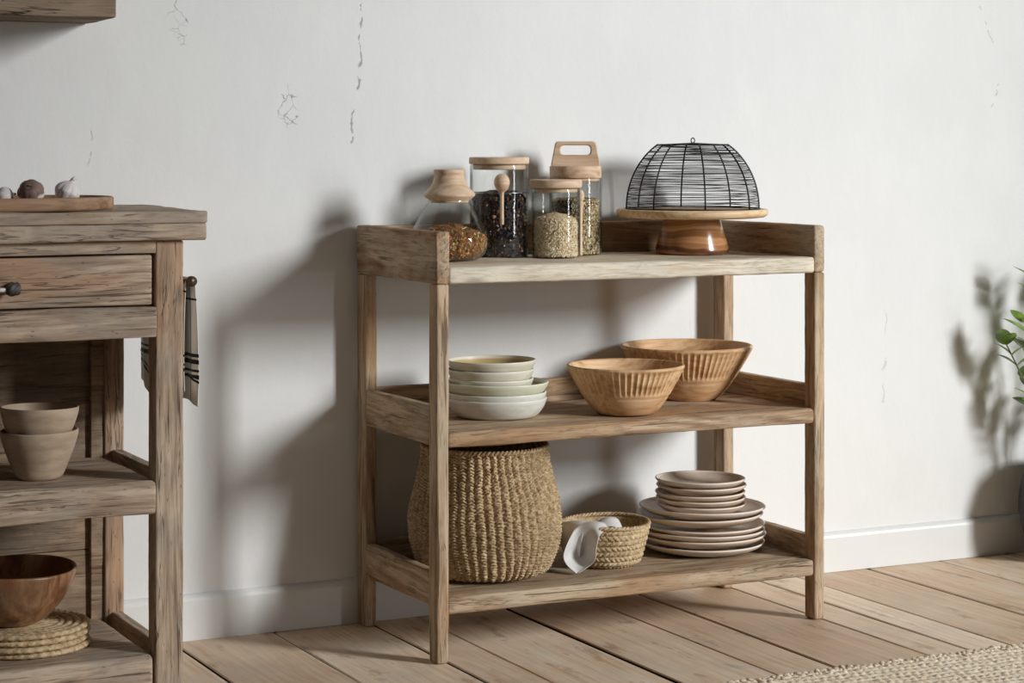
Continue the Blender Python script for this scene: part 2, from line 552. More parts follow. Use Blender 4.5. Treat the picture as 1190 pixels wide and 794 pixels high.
# ------------------------------------------------------------------ shelving unit
def build_shelving():
    root = thing('shelving_unit', 'open three-tier shelving unit in weathered reclaimed timber standing against the wall', 'shelf', (0, 0, 0))
    yb, yf = -.004, -.440
    W = .974
    lw, ld = .029, .042
    def foot(flip=False):
        return lambda z: 1.0 if z > .1 else .93+.07*z/.1
    for (x0, x1) in ((0, lw), (W-lw, W)):
        for (y0, y1) in ((yf, yf+ld), (yb-.05, yb)):
            plank('leg', x0, x1, y0, y1, 0, .792, 2, WOOD[2], root, r=.0045, wob=.0012, taper=foot())
    # top tray: two side panels and a back board, plank between
    plank('side_panel', 0, lw, yf, yb, .7925, .901, 1, WOOD[1], root, r=.004, wob=.0015)
    plank('side_panel', W-lw, W, yf, yb, .7925, .899, 1, WOOD[1], root, r=.006, wob=.0013)
    plank('back_panel', lw, W-lw, yb-.024, yb, .7935, .900, 0, WOOD[0], root, r=.004, wob=.0015)
    plank('shelf_board', lw-.001, W-lw+.001, yf-.001, yb-.024, .791, .8275, 0, BW[0], root, r=.006, wob=.0022)
    # middle and bottom tiers
    for (zb, zt, s0, s1) in ((.4495, .482, .452, .534), (.101, .138, .119, .188)):
        plank('shelf_board', lw-.004, W-lw-.001, yf-.0015, yb-.022, zb, zt, 0, WOOD[0] if zb > .3 else BW2, root, r=.0065, wob=.003)
        for (x0, x1) in ((.002, .026), (W-.026, W-.002)):
            plank('side_rail', x0, x1, yf+ld-.002, yb-ld+.002, s0, s1, 1, WOOD[1], root, r=.004, wob=.0015)
        plank('back_rail', lw-.004, W-lw+.004, yb-.022, yb-.002, s0, s1, 0, WOOD[0], root, r=.004, wob=.0015)
    return root

BW2 = wood('worn_elm', rgb(114, 90, 68), rgb(164, 138, 110), rgb(198, 176, 148), 0, grey=rgb(180, 166, 144), warm=rgb(172, 134, 96), crack=.7, bump=.5)
build_shelving()

# ------------------------------------------------------------------ kitchen table at the left
def build_table():
    root = thing('kitchen_island', 'heavy weathered timber kitchen island with a drawer and two open shelves at the left', 'kitchen island', (0, 0, 0))
    XR, XL = -.550, -1.62
    YF, YB = -.45, -.05
    lw = .057; ld = .05
    plank('tabletop', XL-.045, -.507, YF-.02, YB+.015, .930, .954, 0, TW[0], root, r=.0035, wob=.0028, seed=3.3)
    plank('tabletop_underlayer', XL-.043, -.5085, YF-.0185, YB+.013, .8965, .9305, 0, TW[0], root, r=.004, wob=.0014, seed=6.1)
    for x0 in (XL, XR-lw):
        for y0 in (YF, YB-.035):
            d = ld if y0 == YF else .035
            xx = x0 if y0 == YF else x0+.002
            w = lw if y0 == YF else .042
            plank('leg', xx, xx+w, y0, y0+d, 0, .896, 2, TW[2], root, r=.004, wob=.0016)
    xa, xb = XL+lw, XR-lw
    plank('front_rail', xa-.003, xb+.003, YF+.002, YF+.03, .872, .8965, 0, TW[0], root, r=.002, wob=.0008)
    plank('front_rail', xa-.003, xb+.003, YF-.001, YF+.04, .707, .768, 0, TW[0], root, r=.004, wob=.002)
    dr = plank('drawer', -1.26, xb-.006, YF+.004, YF+.03, .7715, .868, 0, TW[0], root, r=.0035, wob=.001)
    plank('front_rail', xa-.003, -1.265, YF+.004, YF+.03, .769, .871, 0, TW[0], root, r=.003, wob=.001)
    # drawer pull: pale bar with dark bound ends
    hz = .812
    bone = simple('pale_horn', rgb(196, 190, 178), rgb(224, 220, 210), 30, .4)
    iron = simple('blackened_iron', rgb(48, 44, 42), rgb(98, 92, 88), 60, .55, .6, metallic=.4)
    h = link('drawer_pull', MB().tube([(-.895-.115*t, YF-.032, hz-.001) for t in (0, .25, .5, .75, 1)], .0042, 12).mesh(), bone, dr)
    for s in (0, 1):
        cx = -.893 if s == 0 else -1.012
        mb = MB()
        mb.tube([(cx, YF+.006, hz), (cx, YF-.034, hz)], [.009, .0085], 14)
        rng = random.Random(3+s)
        prof = smooth_prof([(.0, -.014), (.008, -.0135), (.0125, -.007), (.0128, 0), (.0118, .007), (.009, .013), (0, .0145)], 4)
        me = lathe_mesh(prof, 24, lambda r, z, a, i: (r*(1+.09*math.sin(6*a+z*500)), z))
        vv = [Vector((v.co.z, v.co.x, v.co.y)) for v in me.vertices]
        mb.add([(p.x+cx, p.y+YF-.03, p.z+hz) for p in vv], [tuple(p.vertices) for p in me.polygons])
        link('pull_mount', mb.mesh(), iron, dr)
    # side and back framing
    for x0 in (XR-.028, XL+.004):
        plank('side_rail', x0, x0+.022, YF+ld-.002, YB-.03, .71, .896, 1, TW[1], root, r=.003)
        plank('side_rail', x0-.012, x0+.012, YF+ld-.002, YB-.02, .40, .440, 1, TW[1], root, r=.003)
        plank('side_rail', x0-.012, x0+.012, YF+ld-.002, YB-.02, .045, .098, 1, TW[1], root, r=.003)
    z = .06
    for zz in (.06, .232, .405, .575, .745):
        plank('back_board', xa-.02, xb-.01, YB-.016, YB-.002, zz, zz+.1712, 0, DARKW, root, r=.0025, wob=.0012)
    plank('back_post', xb-.026, xb+.006, YB-.028, YB-.004, .03, .895, 2, DARKW, root, r=.002)
    plank('shelf_board', xa-.004, xb+.002, YF-.0005, YB-.016, .362, .427, 0, TW[0], root, r=.006, wob=.0022)
    plank('shelf_board', xa-.004, xb-.004, YF-.0005, YB-.016, .018, .088, 0, TW[0], root, r=.009, wob=.0022)
    # towel rail on the end
    br = simple('aged_brass_rail', rgb(96, 84, 72), rgb(140, 126, 110), 40, .4, metallic=.7)
    rx, rz = -.520, .812
    rail = MB().tube([(rx, YF+.045, rz), (rx, YB-.005, rz)], .0055, 12)
    rail.tube([(rx, YF+.039, rz), (rx, YF+.048, rz)], .0105, 16)
    rail.tube([(rx, YF+.062, rz), (XR-.002, YF+.062, rz)], .005, 10)
    rail.tube([(rx, YB-.02, rz), (XR-.012, YB-.02, rz)], .005, 10)
    link('towel_rail', rail.mesh(), br, root)
    return root
build_table()

def build_towel():
    # folded over the rail, two hanging layers, ends at slightly different heights
    k = NT('striped_linen')
    P = k.coord('UV')
    sp = k.new('ShaderNodeSeparateXYZ'); k.l(P, sp.inputs[0])
    u, v = sp.outputs[0], sp.outputs[1]
    def band(src, c, w): return k.math('LESS_THAN', k.math('ABSOLUTE', k.math('SUBTRACT', src, c)), w)
    m = None
    for c, w in ((.085, .006), (.105, .004), (.145, .009), (.17, .004), (.42, .004), (.58, .004), (.80, .007), (.825, .009), (.86, .005), (.885, .009), (.905, .005)):
        q = band(v, c, w); m = q if m is None else k.math('MAXIMUM', m, q)
    for c in (.1, .3, .5, .7, .9):
        m = k.math('MAXIMUM', m, k.math('MULTIPLY', band(u, c, .012), .6))
    wv = k.noise(k.mapping(P, (300, 900, 1)), 1, 2)
    col = k.mix(m, k.ramp(wv, [(.3, rgb(224, 218, 208)), (.7, rgb(244, 240, 232))]), rgb(38, 34, 38))
    mat = k.fin(col, .9, k.bump(wv, .3, .001), .1)
    k.b.inputs['Sheen Weight'].default_value = .2
    nu, nv = 60, 90
    rx, rz = -.520, .812
    verts, faces, uvs = [], [], []
    top, la, lb = .0075, .235, .252
    total = la+lb+PI*top
    for i in range(nu+1):
        y = -.398+.30*i/nu
        for j in range(nv+1):
            s = total*j/nv
            if s < la:                                   # side towards the table
                d = la-s; side = -1
            elif s > la+PI*top: d = s-la-PI*top; side = 1
            else: d = 0; side = 0
            if side == 0:
                a = (s-la)/top
                x, z = rx-top*math.cos(a), rz+top*math.sin(a)
            else:
                amp = .0035+.012*min(1, d/.2)
                wv_ = math.sin(i/nu*15+side*.9+d*3)*.6+.4*math.sin(i/nu*33+d*8+side)
                x = rx+side*(top+.0018+.004*min(1, d/.2))+amp*.45*wv_*(1 if side > 0 else .6)
                z = rz-d
                if side < 0: x = max(x, -.5455)
            yy = y+.012*math.sin(s*14)*(.3+i/nu*.2)*(1 if d > .05 else d/.05)
            if side > 0 and d > .2: z += .012*math.sin(i/nu*7)
            if side < 0 and d > .17: z += .018*math.sin(i/nu*6+1)
            verts.append((x, yy, z)); uvs.append((i/nu, j/nv))
    for i in range(nu):
        for j in range(nv):
            a = i*(nv+1)+j
            faces.append((a, a+1, a+nv+2, a+nv+1))
    me = pyd(verts, faces)
    uvl = me.uv_layers.new(name='UVMap')
    for lp in me.loops: uvl.data[lp.index].uv = uvs[lp.vertex_index]
    o = link('tea_towel', me, mat)
    sm = o.modifiers.new('thick', 'SOLIDIFY'); sm.thickness = .0016
    tag(o, 'striped grey linen tea towel hanging on the end rail of the kitchen island', 'towel')
build_towel()

# ------------------------------------------------------------------ floating shelf top left
def build_floating_shelf():
    o = plank('floating_shelf', -1.9, -.613, -.20, .011, 1.343, 1.392, 0, FSHELF, None, r=.004, wob=.002, seed=8)
    tag(o, 'thick rough-sawn wooden shelf board fixed high on the wall above the garlic', 'shelf')
build_floating_shelf()

# ------------------------------------------------------------------ glass jars on the top tier
def glass_mat():
    k = NT('clear_glass')
    k.n.remove(k.b)
    tr = k.new('ShaderNodeBsdfTransparent'); tr.inputs[0].default_value = (.975, .98, .975, 1)
    gl = k.new('ShaderNodeBsdfGlossy'); gl.inputs['Roughness'].default_value = .03
    lw = k.new('ShaderNodeLayerWeight'); lw.inputs[0].default_value = .5
    fac = k.math('ADD', k.math('MULTIPLY', k.math('POWER', lw.outputs['Facing'], 4.5), .8), .035, clamp=True)
    tint = k.ramp(lw.outputs['Facing'], [(.0, (.99, .993, .99)), (.6, (.95, .958, .95)), (.95, (.6, .64, .62))])
    k.l(tint, tr.inputs[0])
    mx = k.new('ShaderNodeMixShader')
    k.l(fac, mx.inputs[0]); k.l(tr.outputs[0], mx.inputs[1]); k.l(gl.outputs[0], mx.inputs[2])
    k.l(mx.outputs[0], k.out.inputs[0])
    return k.m
GLASS = glass_mat()
ZT = .828

def grains(core_prof, seed, n, size, elong, mats, jitter=.0, seg=48, topn=None, lump=.002):
    """a heap: solid core plus n loose grains lying all over its skin, in one mesh"""
    rng = random.Random(seed)
    core = lathe_mesh(core_prof, seg, lambda r, z, a, i: (max(.0005, r-.5*size), z+(lump*noise.noise(Vector((r*60*math.cos(a), r*60*math.sin(a), seed))) if z > core_prof[0][1]+.02 else 0)))
    mb = MB()
    mb.add([v.co for v in core.vertices], [tuple(p.vertices) for p in core.polygons])
    ncore = len(mb.f)
    # area-weighted sampling of the profile
    segs = []
    tot = 0
    for (a, b) in zip(core_prof, core_prof[1:]):
        L = math.hypot(b[0]-a[0], b[1]-a[1]); A = L*(a[0]+b[0])
        if a[1] < core_prof[0][1]+.001 and b[1] < core_prof[0][1]+.001: continue
        tot += A; segs.append((tot, a, b))
    base = [Vector(p) for p in ((1, 0, 0), (-1, 0, 0), (.1, 1, 0), (-.1, -1, .1), (.1, 0, 1), (0, .1, -1))]
    of = [(0, 2, 4), (2, 1, 4), (1, 3, 4), (3, 0, 4), (2, 0, 5), (1, 2, 5), (3, 1, 5), (0, 3, 5)]
    for _ in range(n):
        q = rng.random()*tot
        for (c, a, b) in segs:
            if q <= c: break
        t = rng.random(); r = a[0]+(b[0]-a[0])*t; z = a[1]+(b[1]-a[1])*t
        an = rng.random()*2*PI
        nr = Vector((b[1]-a[1], -(b[0]-a[0]))); nr.normalize()
        inward = rng.uniform(size*.38, size*.75)
        r -= nr.x*inward; z -= nr.y*inward
        p = Vector((r*math.cos(an), r*math.sin(an), z))
        e = Euler((rng.random()*6.3, rng.random()*6.3, rng.random()*6.3)).to_matrix()
        s = size*rng.uniform(.75, 1.25)
        sc = Vector((s*elong[0], s*elong[1], s*elong[2]))*.5
        if jitter: sc = Vector([c*rng.uniform(1-jitter, 1+jitter) for c in sc])
        mb.add([p+e@Vector((b_.x*sc.x, b_.y*sc.y, b_.z*sc.z)) for b_ in base], of)
    me = mb.mesh()
    me.polygons.foreach_set('material_index', [1 if i < ncore else 0 for i in range(len(me.polygons))])
    return me

def island_mat(name, stops, rough=.6, interp='CONSTANT'):
    k = NT(name)
    g = k.new('ShaderNodeNewGeometry')
    col = k.ramp(g.outputs['Random Per Island'], stops, interp)
    return k.fin(col, rough, None, .3)

def straight_jar(root, R, H, lid_drop, th=.0026):
    out = [(0, 0), (R-.006, 0), (R-.002, .0015), (R, .006)] + [(R, .006+(H-.012)*t) for t in (.25, .5, .75, 1.)] + [(R-.0005, H-.002)]
    return link('glass_body', lathe_mesh(shell(out, th), 72), GLASS, root)

def disc_lid(root, R, z0, z1, mat, plug=None):
    r = .003
    p = [(0, z0), (R-r, z0), (R-.3*r, z0+.3*r), (R, z0+r), (R, z1-r), (R-.3*r, z1-.3*r), (R-r, z1), (0, z1)]
    o = link('lid', lathe_mesh(p, 72), mat, root)
    if plug:
        pr, pz = plug
        link('lid_plug', lathe_mesh([(0, pz), (pr-.002, pz), (pr, pz+.002), (pr, z0), (0, z0)], 64), mat, o)
    return o

def build_jars():
    wire = simple('steel_wire', rgb(150, 150, 150), rgb(190, 190, 190), 20, .25, metallic=1)
    # bottle with stepped lid
    b = thing('glass_bottle', 'bell-shaped clear glass bottle with a turned wooden stopper, left end of the top shelf', 'bottle', (.131, -.22, ZT))
    out = smooth_prof([(0, 0), (.045, 0), (.062, .004), (.078, .016), (.0885, .036), (.0905, .05), (.084, .066), (.068, .095), (.053, .120), (.0465, .130), (.046, .138), (.048, .142)], 5)
    link('glass_body', lathe_mesh(shell(out, .0026), 96), GLASS, b)
    lp = smooth_prof([(0, .128), (.041, .128), (.042, .131)], 2)+smooth_prof([(.045, .1335), (.049, .137), (.0555, .142), (.0565, .147), (.052, .153), (.043, .162), (.0365, .174), (.032, .189)], 5)+[(.0335, .191), (.0345, .194), (.0345, .198), (.0335, .2005), (.031, .2015), (0, .2015)]
    link('stopper', lathe_mesh(lp, 72), LIDW, b)
    petals = grains(smooth_prof([(0, .0035), (.05, .0035), (.07, .012), (.083, .032), (.085, .046), (.079, .058), (.05, .071), (.022, .079), (0, .081)], 4), 3, 4200, .0095, (1, .55, .2), None, .4, lump=.006)
    pm = island_mat('dried_petal_mix', [(0, rgb(198, 124, 72)), (.22, rgb(220, 156, 96)), (.4, rgb(176, 158, 88)), (.58, rgb(212, 184, 130)), (.74, rgb(132, 126, 74)), (.84, rgb(164, 88, 54)), (.93, rgb(236, 208, 160))], .8)
    o = link('dried_petals', petals, pm, None, smooth=False, loc=(.131, -.22, ZT)); o.data.materials.append(simple('petal_bed', rgb(96, 62, 36), rgb(150, 104, 60), 90, .9)); tag(o, 'orange and green dried petals filling the bottom of the bell-shaped glass bottle', 'dried petals', kind='stuff')
    # tall jar
    j = thing('glass_jar', 'tallest glass jar with flat wooden lid, filled with dark dried berries', 'jar', (.297, -.13, ZT), group='storage jars on the top shelf')
    straight_jar(j, .0665, .211, 0)
    disc_lid(j, .0685, .2115, .2275, LIDW, (.060, .199))
    mb = MB()
    hx, hy = .275-.297, -.213+.13
    ring = [(.0685*math.cos(a), .0685*math.sin(a), .147) for a in np.linspace(0, 2*PI, 60)[:-1]]
    mb.tube(ring, .0009, 6, True)
    for sgn in (-1, 1):
        mb.tube([(hx+RGT.x*sgn*.012+math.cos(t)*.005*RGT.x, hy+RGT.y*sgn*.012+math.cos(t)*.005*RGT.y, .147+math.sin(t)*.006) for t in np.linspace(0, 2*PI, 14)], .0009, 6)
    link('wire_loop', mb.mesh(), wire, j)
    gr = grains([(0, .0035), (.0625, .0035), (.0625, .135), (.055, .146), (.03, .15), (0, .153)], 5, 2600, .0095, (1, .85, .75), None, .35, lump=.006)
    o = link('dried_berries', gr, island_mat('berry_mix', [(0, rgb(30, 24, 28)), (.55, rgb(48, 34, 36)), (.78, rgb(72, 46, 38)), (.9, rgb(124, 84, 56)), (.96, rgb(190, 150, 110))], .35), None, smooth=False, loc=(.297, -.13, ZT))
    o.data.materials.append(simple('berry_bed', rgb(26, 20, 22), rgb(44, 32, 32), 90, .7))
    tag(o, 'dark brown dried berries heaped inside the tallest glass jar', 'dried berries', kind='stuff')
    # rice jar
    j = thing('glass_jar', 'short glass jar with flat wooden lid, filled with pale rice', 'jar', (.411, -.19, ZT), group='storage jars on the top shelf')
    straight_jar(j, .0555, .157, 0)
    disc_lid(j, .0595, .1575, .1765, LIDW, (.049, .147))
    gr = grains([(0, .0035), (.0518, .0035), (.0518, .080), (.046, .090), (.026, .098), (0, .102)], 6, 5200, .0088, (1, .36, .32), None, .2)
    o = link('rice', gr, island_mat('rice_mix', [(0, rgb(240, 222, 192)), (.35, rgb(252, 242, 220)), (.7, rgb(224, 200, 162)), (.88, rgb(186, 154, 112))], .6), None, smooth=False, loc=(.411, -.19, ZT))
    o.data.materials.append(simple('rice_bed', rgb(200, 176, 138), rgb(224, 204, 168), 150, .9))
    tag(o, 'pale straw-coloured rice inside the short glass jar', 'rice', kind='stuff')
    # handled-lid jar
    hx0, hy0 = .510, -.100
    j = thing('glass_jar', 'glass jar with a slotted wooden handle lid, filled with speckled seeds', 'jar', (hx0, hy0, ZT), group='storage jars on the top shelf')
    straight_jar(j, .0615, .180, 0)
    lid = disc_lid(j, .0605, .1775, .2065, LIDW, (.056, .170))
    # slotted handle: outline extruded, facing the room
    def rr(pts, rad, n=6):
        out = []
        m = len(pts)
        for i in range(m):
            p0, p1, p2 = Vector(pts[i-1]), Vector(pts[i]), Vector(pts[(i+1) % m])
            a = (p0-p1).normalized(); c = (p2-p1).normalized()
            rad_i = min(rad, (p0-p1).length*.45, (p2-p1).length*.45)
            s, e = p1+a*rad_i, p1+c*rad_i
            for k_ in range(n+1):
                t = k_/n
                q = s.lerp(p1, t).lerp(p1.lerp(e, t), t)
                out.append((q.x, q.y))
        return out
    outl = rr([(-.058, .2045), (.058, .2045), (.0465, .2635), (-.0465, .2635)], .008, 6)
    slot = rr([(-.035, .232), (.035, .232), (.035, .254), (-.035, .254)], .0105, 6)
    N = len(outl)
    verts, faces = [], []
    T = .017
    lay = [(-T, .002), (-T+.002, 0), (T-.002, 0), (T, .002)]
    for (y, ins) in lay:
        for (x, z) in outl: verts.append((x*(1-ins/.058), y, z-(ins if z > .23 else 0)))
    for (y, ins) in lay:
        for (x, z) in slot: verts.append((x*(1+ins/.035), y, .243+(z-.243)*(1+ins/.011)))
    o2 = 4*N
    for L in range(3):
        for i in range(N):
            i2 = (i+1) % N
            faces.append((L*N+i, L*N+i2, (L+1)*N+i2, (L+1)*N+i))
            faces.append((o2+L*N+i2, o2+L*N+i, o2+(L+1)*N+i, o2+(L+1)*N+i2))
    for i in range(N):
        i2 = (i+1) % N
        faces.append((i2, i, o2+i, o2+i2))
        faces.append((3*N+i, 3*N+i2, o2+3*N+i2, o2+3*N+i))
    h = link('lid_handle', pyd(verts, faces), LIDW, lid, smooth=False)
    h.rotation_euler = (0, 0, YAW-PI/2)
    gr = grains([(0, .0035), (.0578, .0035), (.0578, .126), (.05, .131), (0, .134)], 8, 5200, .0068, (1, .7, .5), None, .2)
    o = link('seeds', gr, island_mat('seed_mix', [(0, rgb(226, 208, 170)), (.4, rgb(244, 232, 204)), (.62, rgb(200, 176, 130)), (.76, rgb(60, 44, 34)), (.9, rgb(120, 90, 60))], .6), None, smooth=False, loc=(hx0, hy0, ZT))
    o.data.materials.append(simple('seed_bed', rgb(110, 90, 66), rgb(170, 146, 108), 150, .9))
    tag(o, 'black and cream speckled seeds inside the jar with the handle lid', 'seeds', kind='stuff')
    # scoops
    def scoop(x, y, ztop, zbot, rw, rh, label):
        t = thing('wooden_scoop', label, 'scoop', (x, y, zbot), group='wooden scoops hung on the jars')
        L = ztop-zbot
        n = 24
        # spoon bowl: egg with a hollowed back
        hh = 2*rh
        prof = []
        for i in range(n+1):
            a = PI*i/n
            prof.append((max(1e-7 if 0 < i < n else 0, rw*math.sin(a)*(1-.12*math.cos(a))), L-rh-rh*math.cos(a)))
        me = lathe_mesh(prof, 32)
        for v in me.vertices:
            d = Vector((v.co.x, v.co.y)).dot(Vector((-RGT.y, RGT.x))*-1)
            if d < -.1*rw:
                pass
        link('scoop_bowl', me, LIDW, t)
        pts = [(0, 0, L*q) for q in (0, .02, .2, .45, .62, (L-2*rh+.003)/L)]
        rad = [.0036, .0046, .0044, .0042, .0045, .0062]
        link('handle', MB().tube(pts, rad, 14).mesh(), LIDW, t)
        return t
    scoop(.262, -.2155, 1.019, .905, .0175, .0215, 'round-headed wooden scoop hanging on the front of the tallest jar')
    scoop(.4855, -.170, .980, ZT+.0012, .0088, .0150, 'slim wooden scoop standing upright between the rice jar and the seed jar')
build_jars()

# ------------------------------------------------------------------ cake stand and wire dome
def build_cake():
    x, y = .772, -.19
    t = thing('cake_stand', 'footed wooden cake stand with glossy striped pedestal on the top shelf', 'cake stand', (x, y, ZT))
    z0, z1 = .0845, .105
    p = [(0, z0), (.150, z0), (.168, z0+.002), (.175, z0+.006), (.1775, z0+.012), (.177, z1-.003), (.174, z1), (.168, z1+.0005), (.160, z1-.0015), (0, z1-.0015)]
    link('plate', lathe_mesh(p, 96), PLATEW, t)
    pp = [(0, 0), (.079, 0)]+smooth_prof([(.0845, .0025), (.0862, .008), (.085, .016), (.080, .034), (.0735, .056), (.068, .074), (.0665, .084)], 4)+[(0, .084)]
    k = NT('banded_acacia')
    P = k.coord()
    sp = k.new('ShaderNodeSeparateXYZ'); k.l(P, sp.inputs[0])
    wz = k.math('ADD', k.math('MULTIPLY', sp.outputs[2], 34), k.math('MULTIPLY', k.noise(k.mapping(P, (5, 5, 14)), 1, 3), 1.6))
    cb = k.new('ShaderNodeCombineXYZ'); k.l(wz, cb.inputs[2])
    nn = k.noise(cb.outputs[0], 1.2, 3, .6)
    col = k.ramp(nn, [(.34, rgb(66, 38, 22)), (.44, rgb(124, 80, 50)), (.53, rgb(172, 124, 82)), (.64, rgb(216, 176, 130))])
    m = k.fin(col, .2, None, .5)
    link('pedestal', lathe_mesh(pp, 96), m, t)
    # dome
    d = thing('wire_dome', 'black wire mesh dome cover resting on the wooden cake stand', 'food cover', (x+.002, y, ZT+.1040))
    black = simple('black_wire', rgb(26, 26, 30), rgb(40, 40, 44), 30, .45, metallic=.5)
    def prof(tt):                                        # tt 0 base .. 1 top edge
        a = tt*math.radians(67)
        return .157*math.cos(a)**.92 if tt < 1 else .066, .002+.151*math.sin(a)/math.sin(math.radians(67))
    R0 = .157
    def pr(tt):
        a = tt*math.radians(58)
        return R0*math.cos(a), .002+.150*math.sin(a)/math.sin(math.radians(58))
    for kx in range(8):
        an = kx*PI/4+.42
        pts = []
        for i in range(17):
            r, z = pr(i/16)
            pts.append((r*math.cos(an)*1.004, r*math.sin(an)*1.004, z))
        link('rib', MB().tube(pts, .0019, 8).mesh(), black, d)
    for nm, tt, rad in (('base_ring', 0, .0017), ('top_ring', 1, .0014)):
        r, z = pr(tt)
        link(nm, MB().tube([(r*math.cos(a), r*math.sin(a), z) for a in np.linspace(0, 2*PI, 97)[:-1]], rad, 8, True).mesh(), black, d)
    mb = MB()
    rng = random.Random(2)
    for i in range(52):
        tt = (i+.6)/52.5
        r, z = pr(tt)
        p1, p2, p3 = rng.random()*6, rng.random()*6, rng.random()*6
        pts = []
        for a in np.linspace(0, 2*PI, 97)[:-1]:
            dz = .0012*math.sin(a+p1)+.0005*math.sin(2*a+p2)
            pts.append((r*.995*math.cos(a), r*.995*math.sin(a), z+dz))
        mb.tube(pts, .00066, 5, True)
    rt, zt = pr(1)
    for i in range(13):
        r = rt*(1-(i+.5)/13.5)
        mb.tube([(r*math.cos(a), r*math.sin(a), zt+.004*(1-r/rt)) for a in np.linspace(0, 2*PI, 49)[:-1]], .0007, 5, True)
    link('wire_mesh', mb.mesh(), black, d)
    lp = [(RGT.x*.0042*math.cos(a), RGT.y*.0042*math.cos(a), zt+.0095+.0058*math.sin(a)) for a in np.linspace(0, 2*PI, 25)[:-1]]
    link('ring_handle', MB().tube(lp, .0013, 8, True).mesh(), black, d)
build_cake()

# ------------------------------------------------------------------ crockery
def coupe(R, H, base, th, steps=6, flare=1.):
    o = smooth_prof([(0, 0), (base*.7, 0), (base, .0008), (base+(R-base)*.42, H*.22), (base+(R-base)*.8, H*.6), (R, H)], steps)
    return shell(o, th)

def wob(seed, amp, zamp=0):
    def fn(r, z, a, i):
        return r*(1+amp*math.sin(2*a+seed)+amp*.6*math.sin(3*a+seed*2.3)), z+zamp*(r/.15)*math.sin(a+seed)
    return fn

def stoneware(name, a, b, rim, inside=None, rough=.45, rimr=None, R=.1, H=.02):
    """glazed clay, the glaze breaking to another colour on the lip"""
    k = NT(name)
    P = offset_obj(k, k.coord())
    P0 = k.coord()
    n = k.noise(k.mapping(P, (1, 1, 3)), 16, 5, .6)
    col = k.ramp(n, [(.35, a), (.65, b)])
    if inside is not None:
        g = k.new('ShaderNodeNewGeometry')
        sp = k.new('ShaderNodeSeparateXYZ'); k.l(P0, sp.inputs[0])
        rad = k.math('SQRT', k.math('ADD', k.math('MULTIPLY', sp.outputs[0], sp.outputs[0]), k.math('MULTIPLY', sp.outputs[1], sp.outputs[1])))
        # interior = normals pointing inwards or up
        vt = k.new('ShaderNodeVectorTransform', vector_type='NORMAL', convert_from='WORLD', convert_to='OBJECT')
        k.l(g.outputs['True Normal'], vt.inputs[0])
        dt = k.new('ShaderNodeVectorMath', operation='DOT_PRODUCT')
        k.l(vt.outputs[0], dt.inputs[0]); k.l(P0, dt.inputs[1])
        zc = k.math('MULTIPLY', sp.outputs[2], 0)
        sn = k.new('ShaderNodeSeparateXYZ'); k.l(vt.outputs[0], sn.inputs[0])
        d2 = k.math('ADD', k.math('MULTIPLY', sn.outputs[0], sp.outputs[0]), k.math('MULTIPLY', sn.outputs[1], sp.outputs[1]))
        ins = k.math('LESS_THAN', d2, .002)
        up = k.math('GREATER_THAN', sn.outputs[2], -.1)
        col = k.mix(k.math('MULTIPLY', ins, up), col, inside)
    if rim is not None:
        sp2 = k.new('ShaderNodeSeparateXYZ'); k.l(P0, sp2.inputs[0])
        rm = k.ramp(k.math('DIVIDE', sp2.outputs[2], H), [(.84, 0), (.93, 1)])
        col = k.mix(k.math('MULTIPLY', rm, .85), col, rim)
    h = k.math('ADD', k.noise(k.mapping(P, (1, 1, 12)), 30, 3), k.math('MULTIPLY', k.noise(P, 220, 2), .25))
    return k.fin(col, rough, k.bump(h, .12, .001), .45)

CREAM = stoneware('cream_glaze', rgb(206, 200, 178), rgb(222, 218, 200), rgb(226, 222, 206), rgb(186, 162, 112), .35, H=.04)
CREAM2 = stoneware('white_glaze', rgb(204, 200, 190), rgb(224, 221, 212), rgb(228, 226, 216), rgb(190, 178, 150), .35, H=.04)
CREAM3 = stoneware('celadon_glaze', rgb(204, 204, 176), rgb(218, 218, 194), rgb(226, 224, 204), rgb(170, 160, 128), .35, H=.04)
TAUPE = stoneware('taupe_glaze', rgb(198, 176, 156), rgb(220, 198, 178), rgb(238, 218, 198), None, .42, H=.02)
TAUPE2 = stoneware('grey_taupe_glaze', rgb(198, 182, 166), rgb(222, 206, 190), rgb(238, 222, 206), None, .42, H=.02)

def build_bowl_stack():
    bx, by = .237, -.24
    z = .4825
    names = [('bottom bowl of the cream crockery stack, resting on the middle shelf', CREAM2, 0, .112, .040, .084, 0),
             ('second bowl up in the cream crockery stack, wide and shallow', CREAM2, .0125, .110, .040, .084, 1),
             ('widest shallow celadon bowl, third up, jutting from under the smaller cream bowls', CREAM3, .0345, .1155, .040, .074, 2),
             ('lowest of the three smaller cream bowls, nested in the wide celadon bowl', CREAM, .0435, .094, .0395, .062, 3),
             ('middle of the three smaller cream bowls in the crockery stack', CREAM, .0634, .0965, .040, .062, 4),
             ('topmost cream bowl of the stack, its tan glazed inside showing', CREAM, .0832, .0985, .040, .062, 5)]
    for lab, m, dz, R, H, base, s in names:
        ox, oy = (0, 0) if s < 3 else (-.013, .002)
        me = lathe_mesh(coupe(R, H, base, .0042), 96, wob(s*1.7, .004, .0006))
        o = link('stoneware_bowl', me, m, None, loc=(bx+ox+.002*math.sin(s*3), by+oy, z+dz+.0006))
        tag(o, lab, 'bowl', 'stacked cream bowls on the middle shelf')
build_bowl_stack()

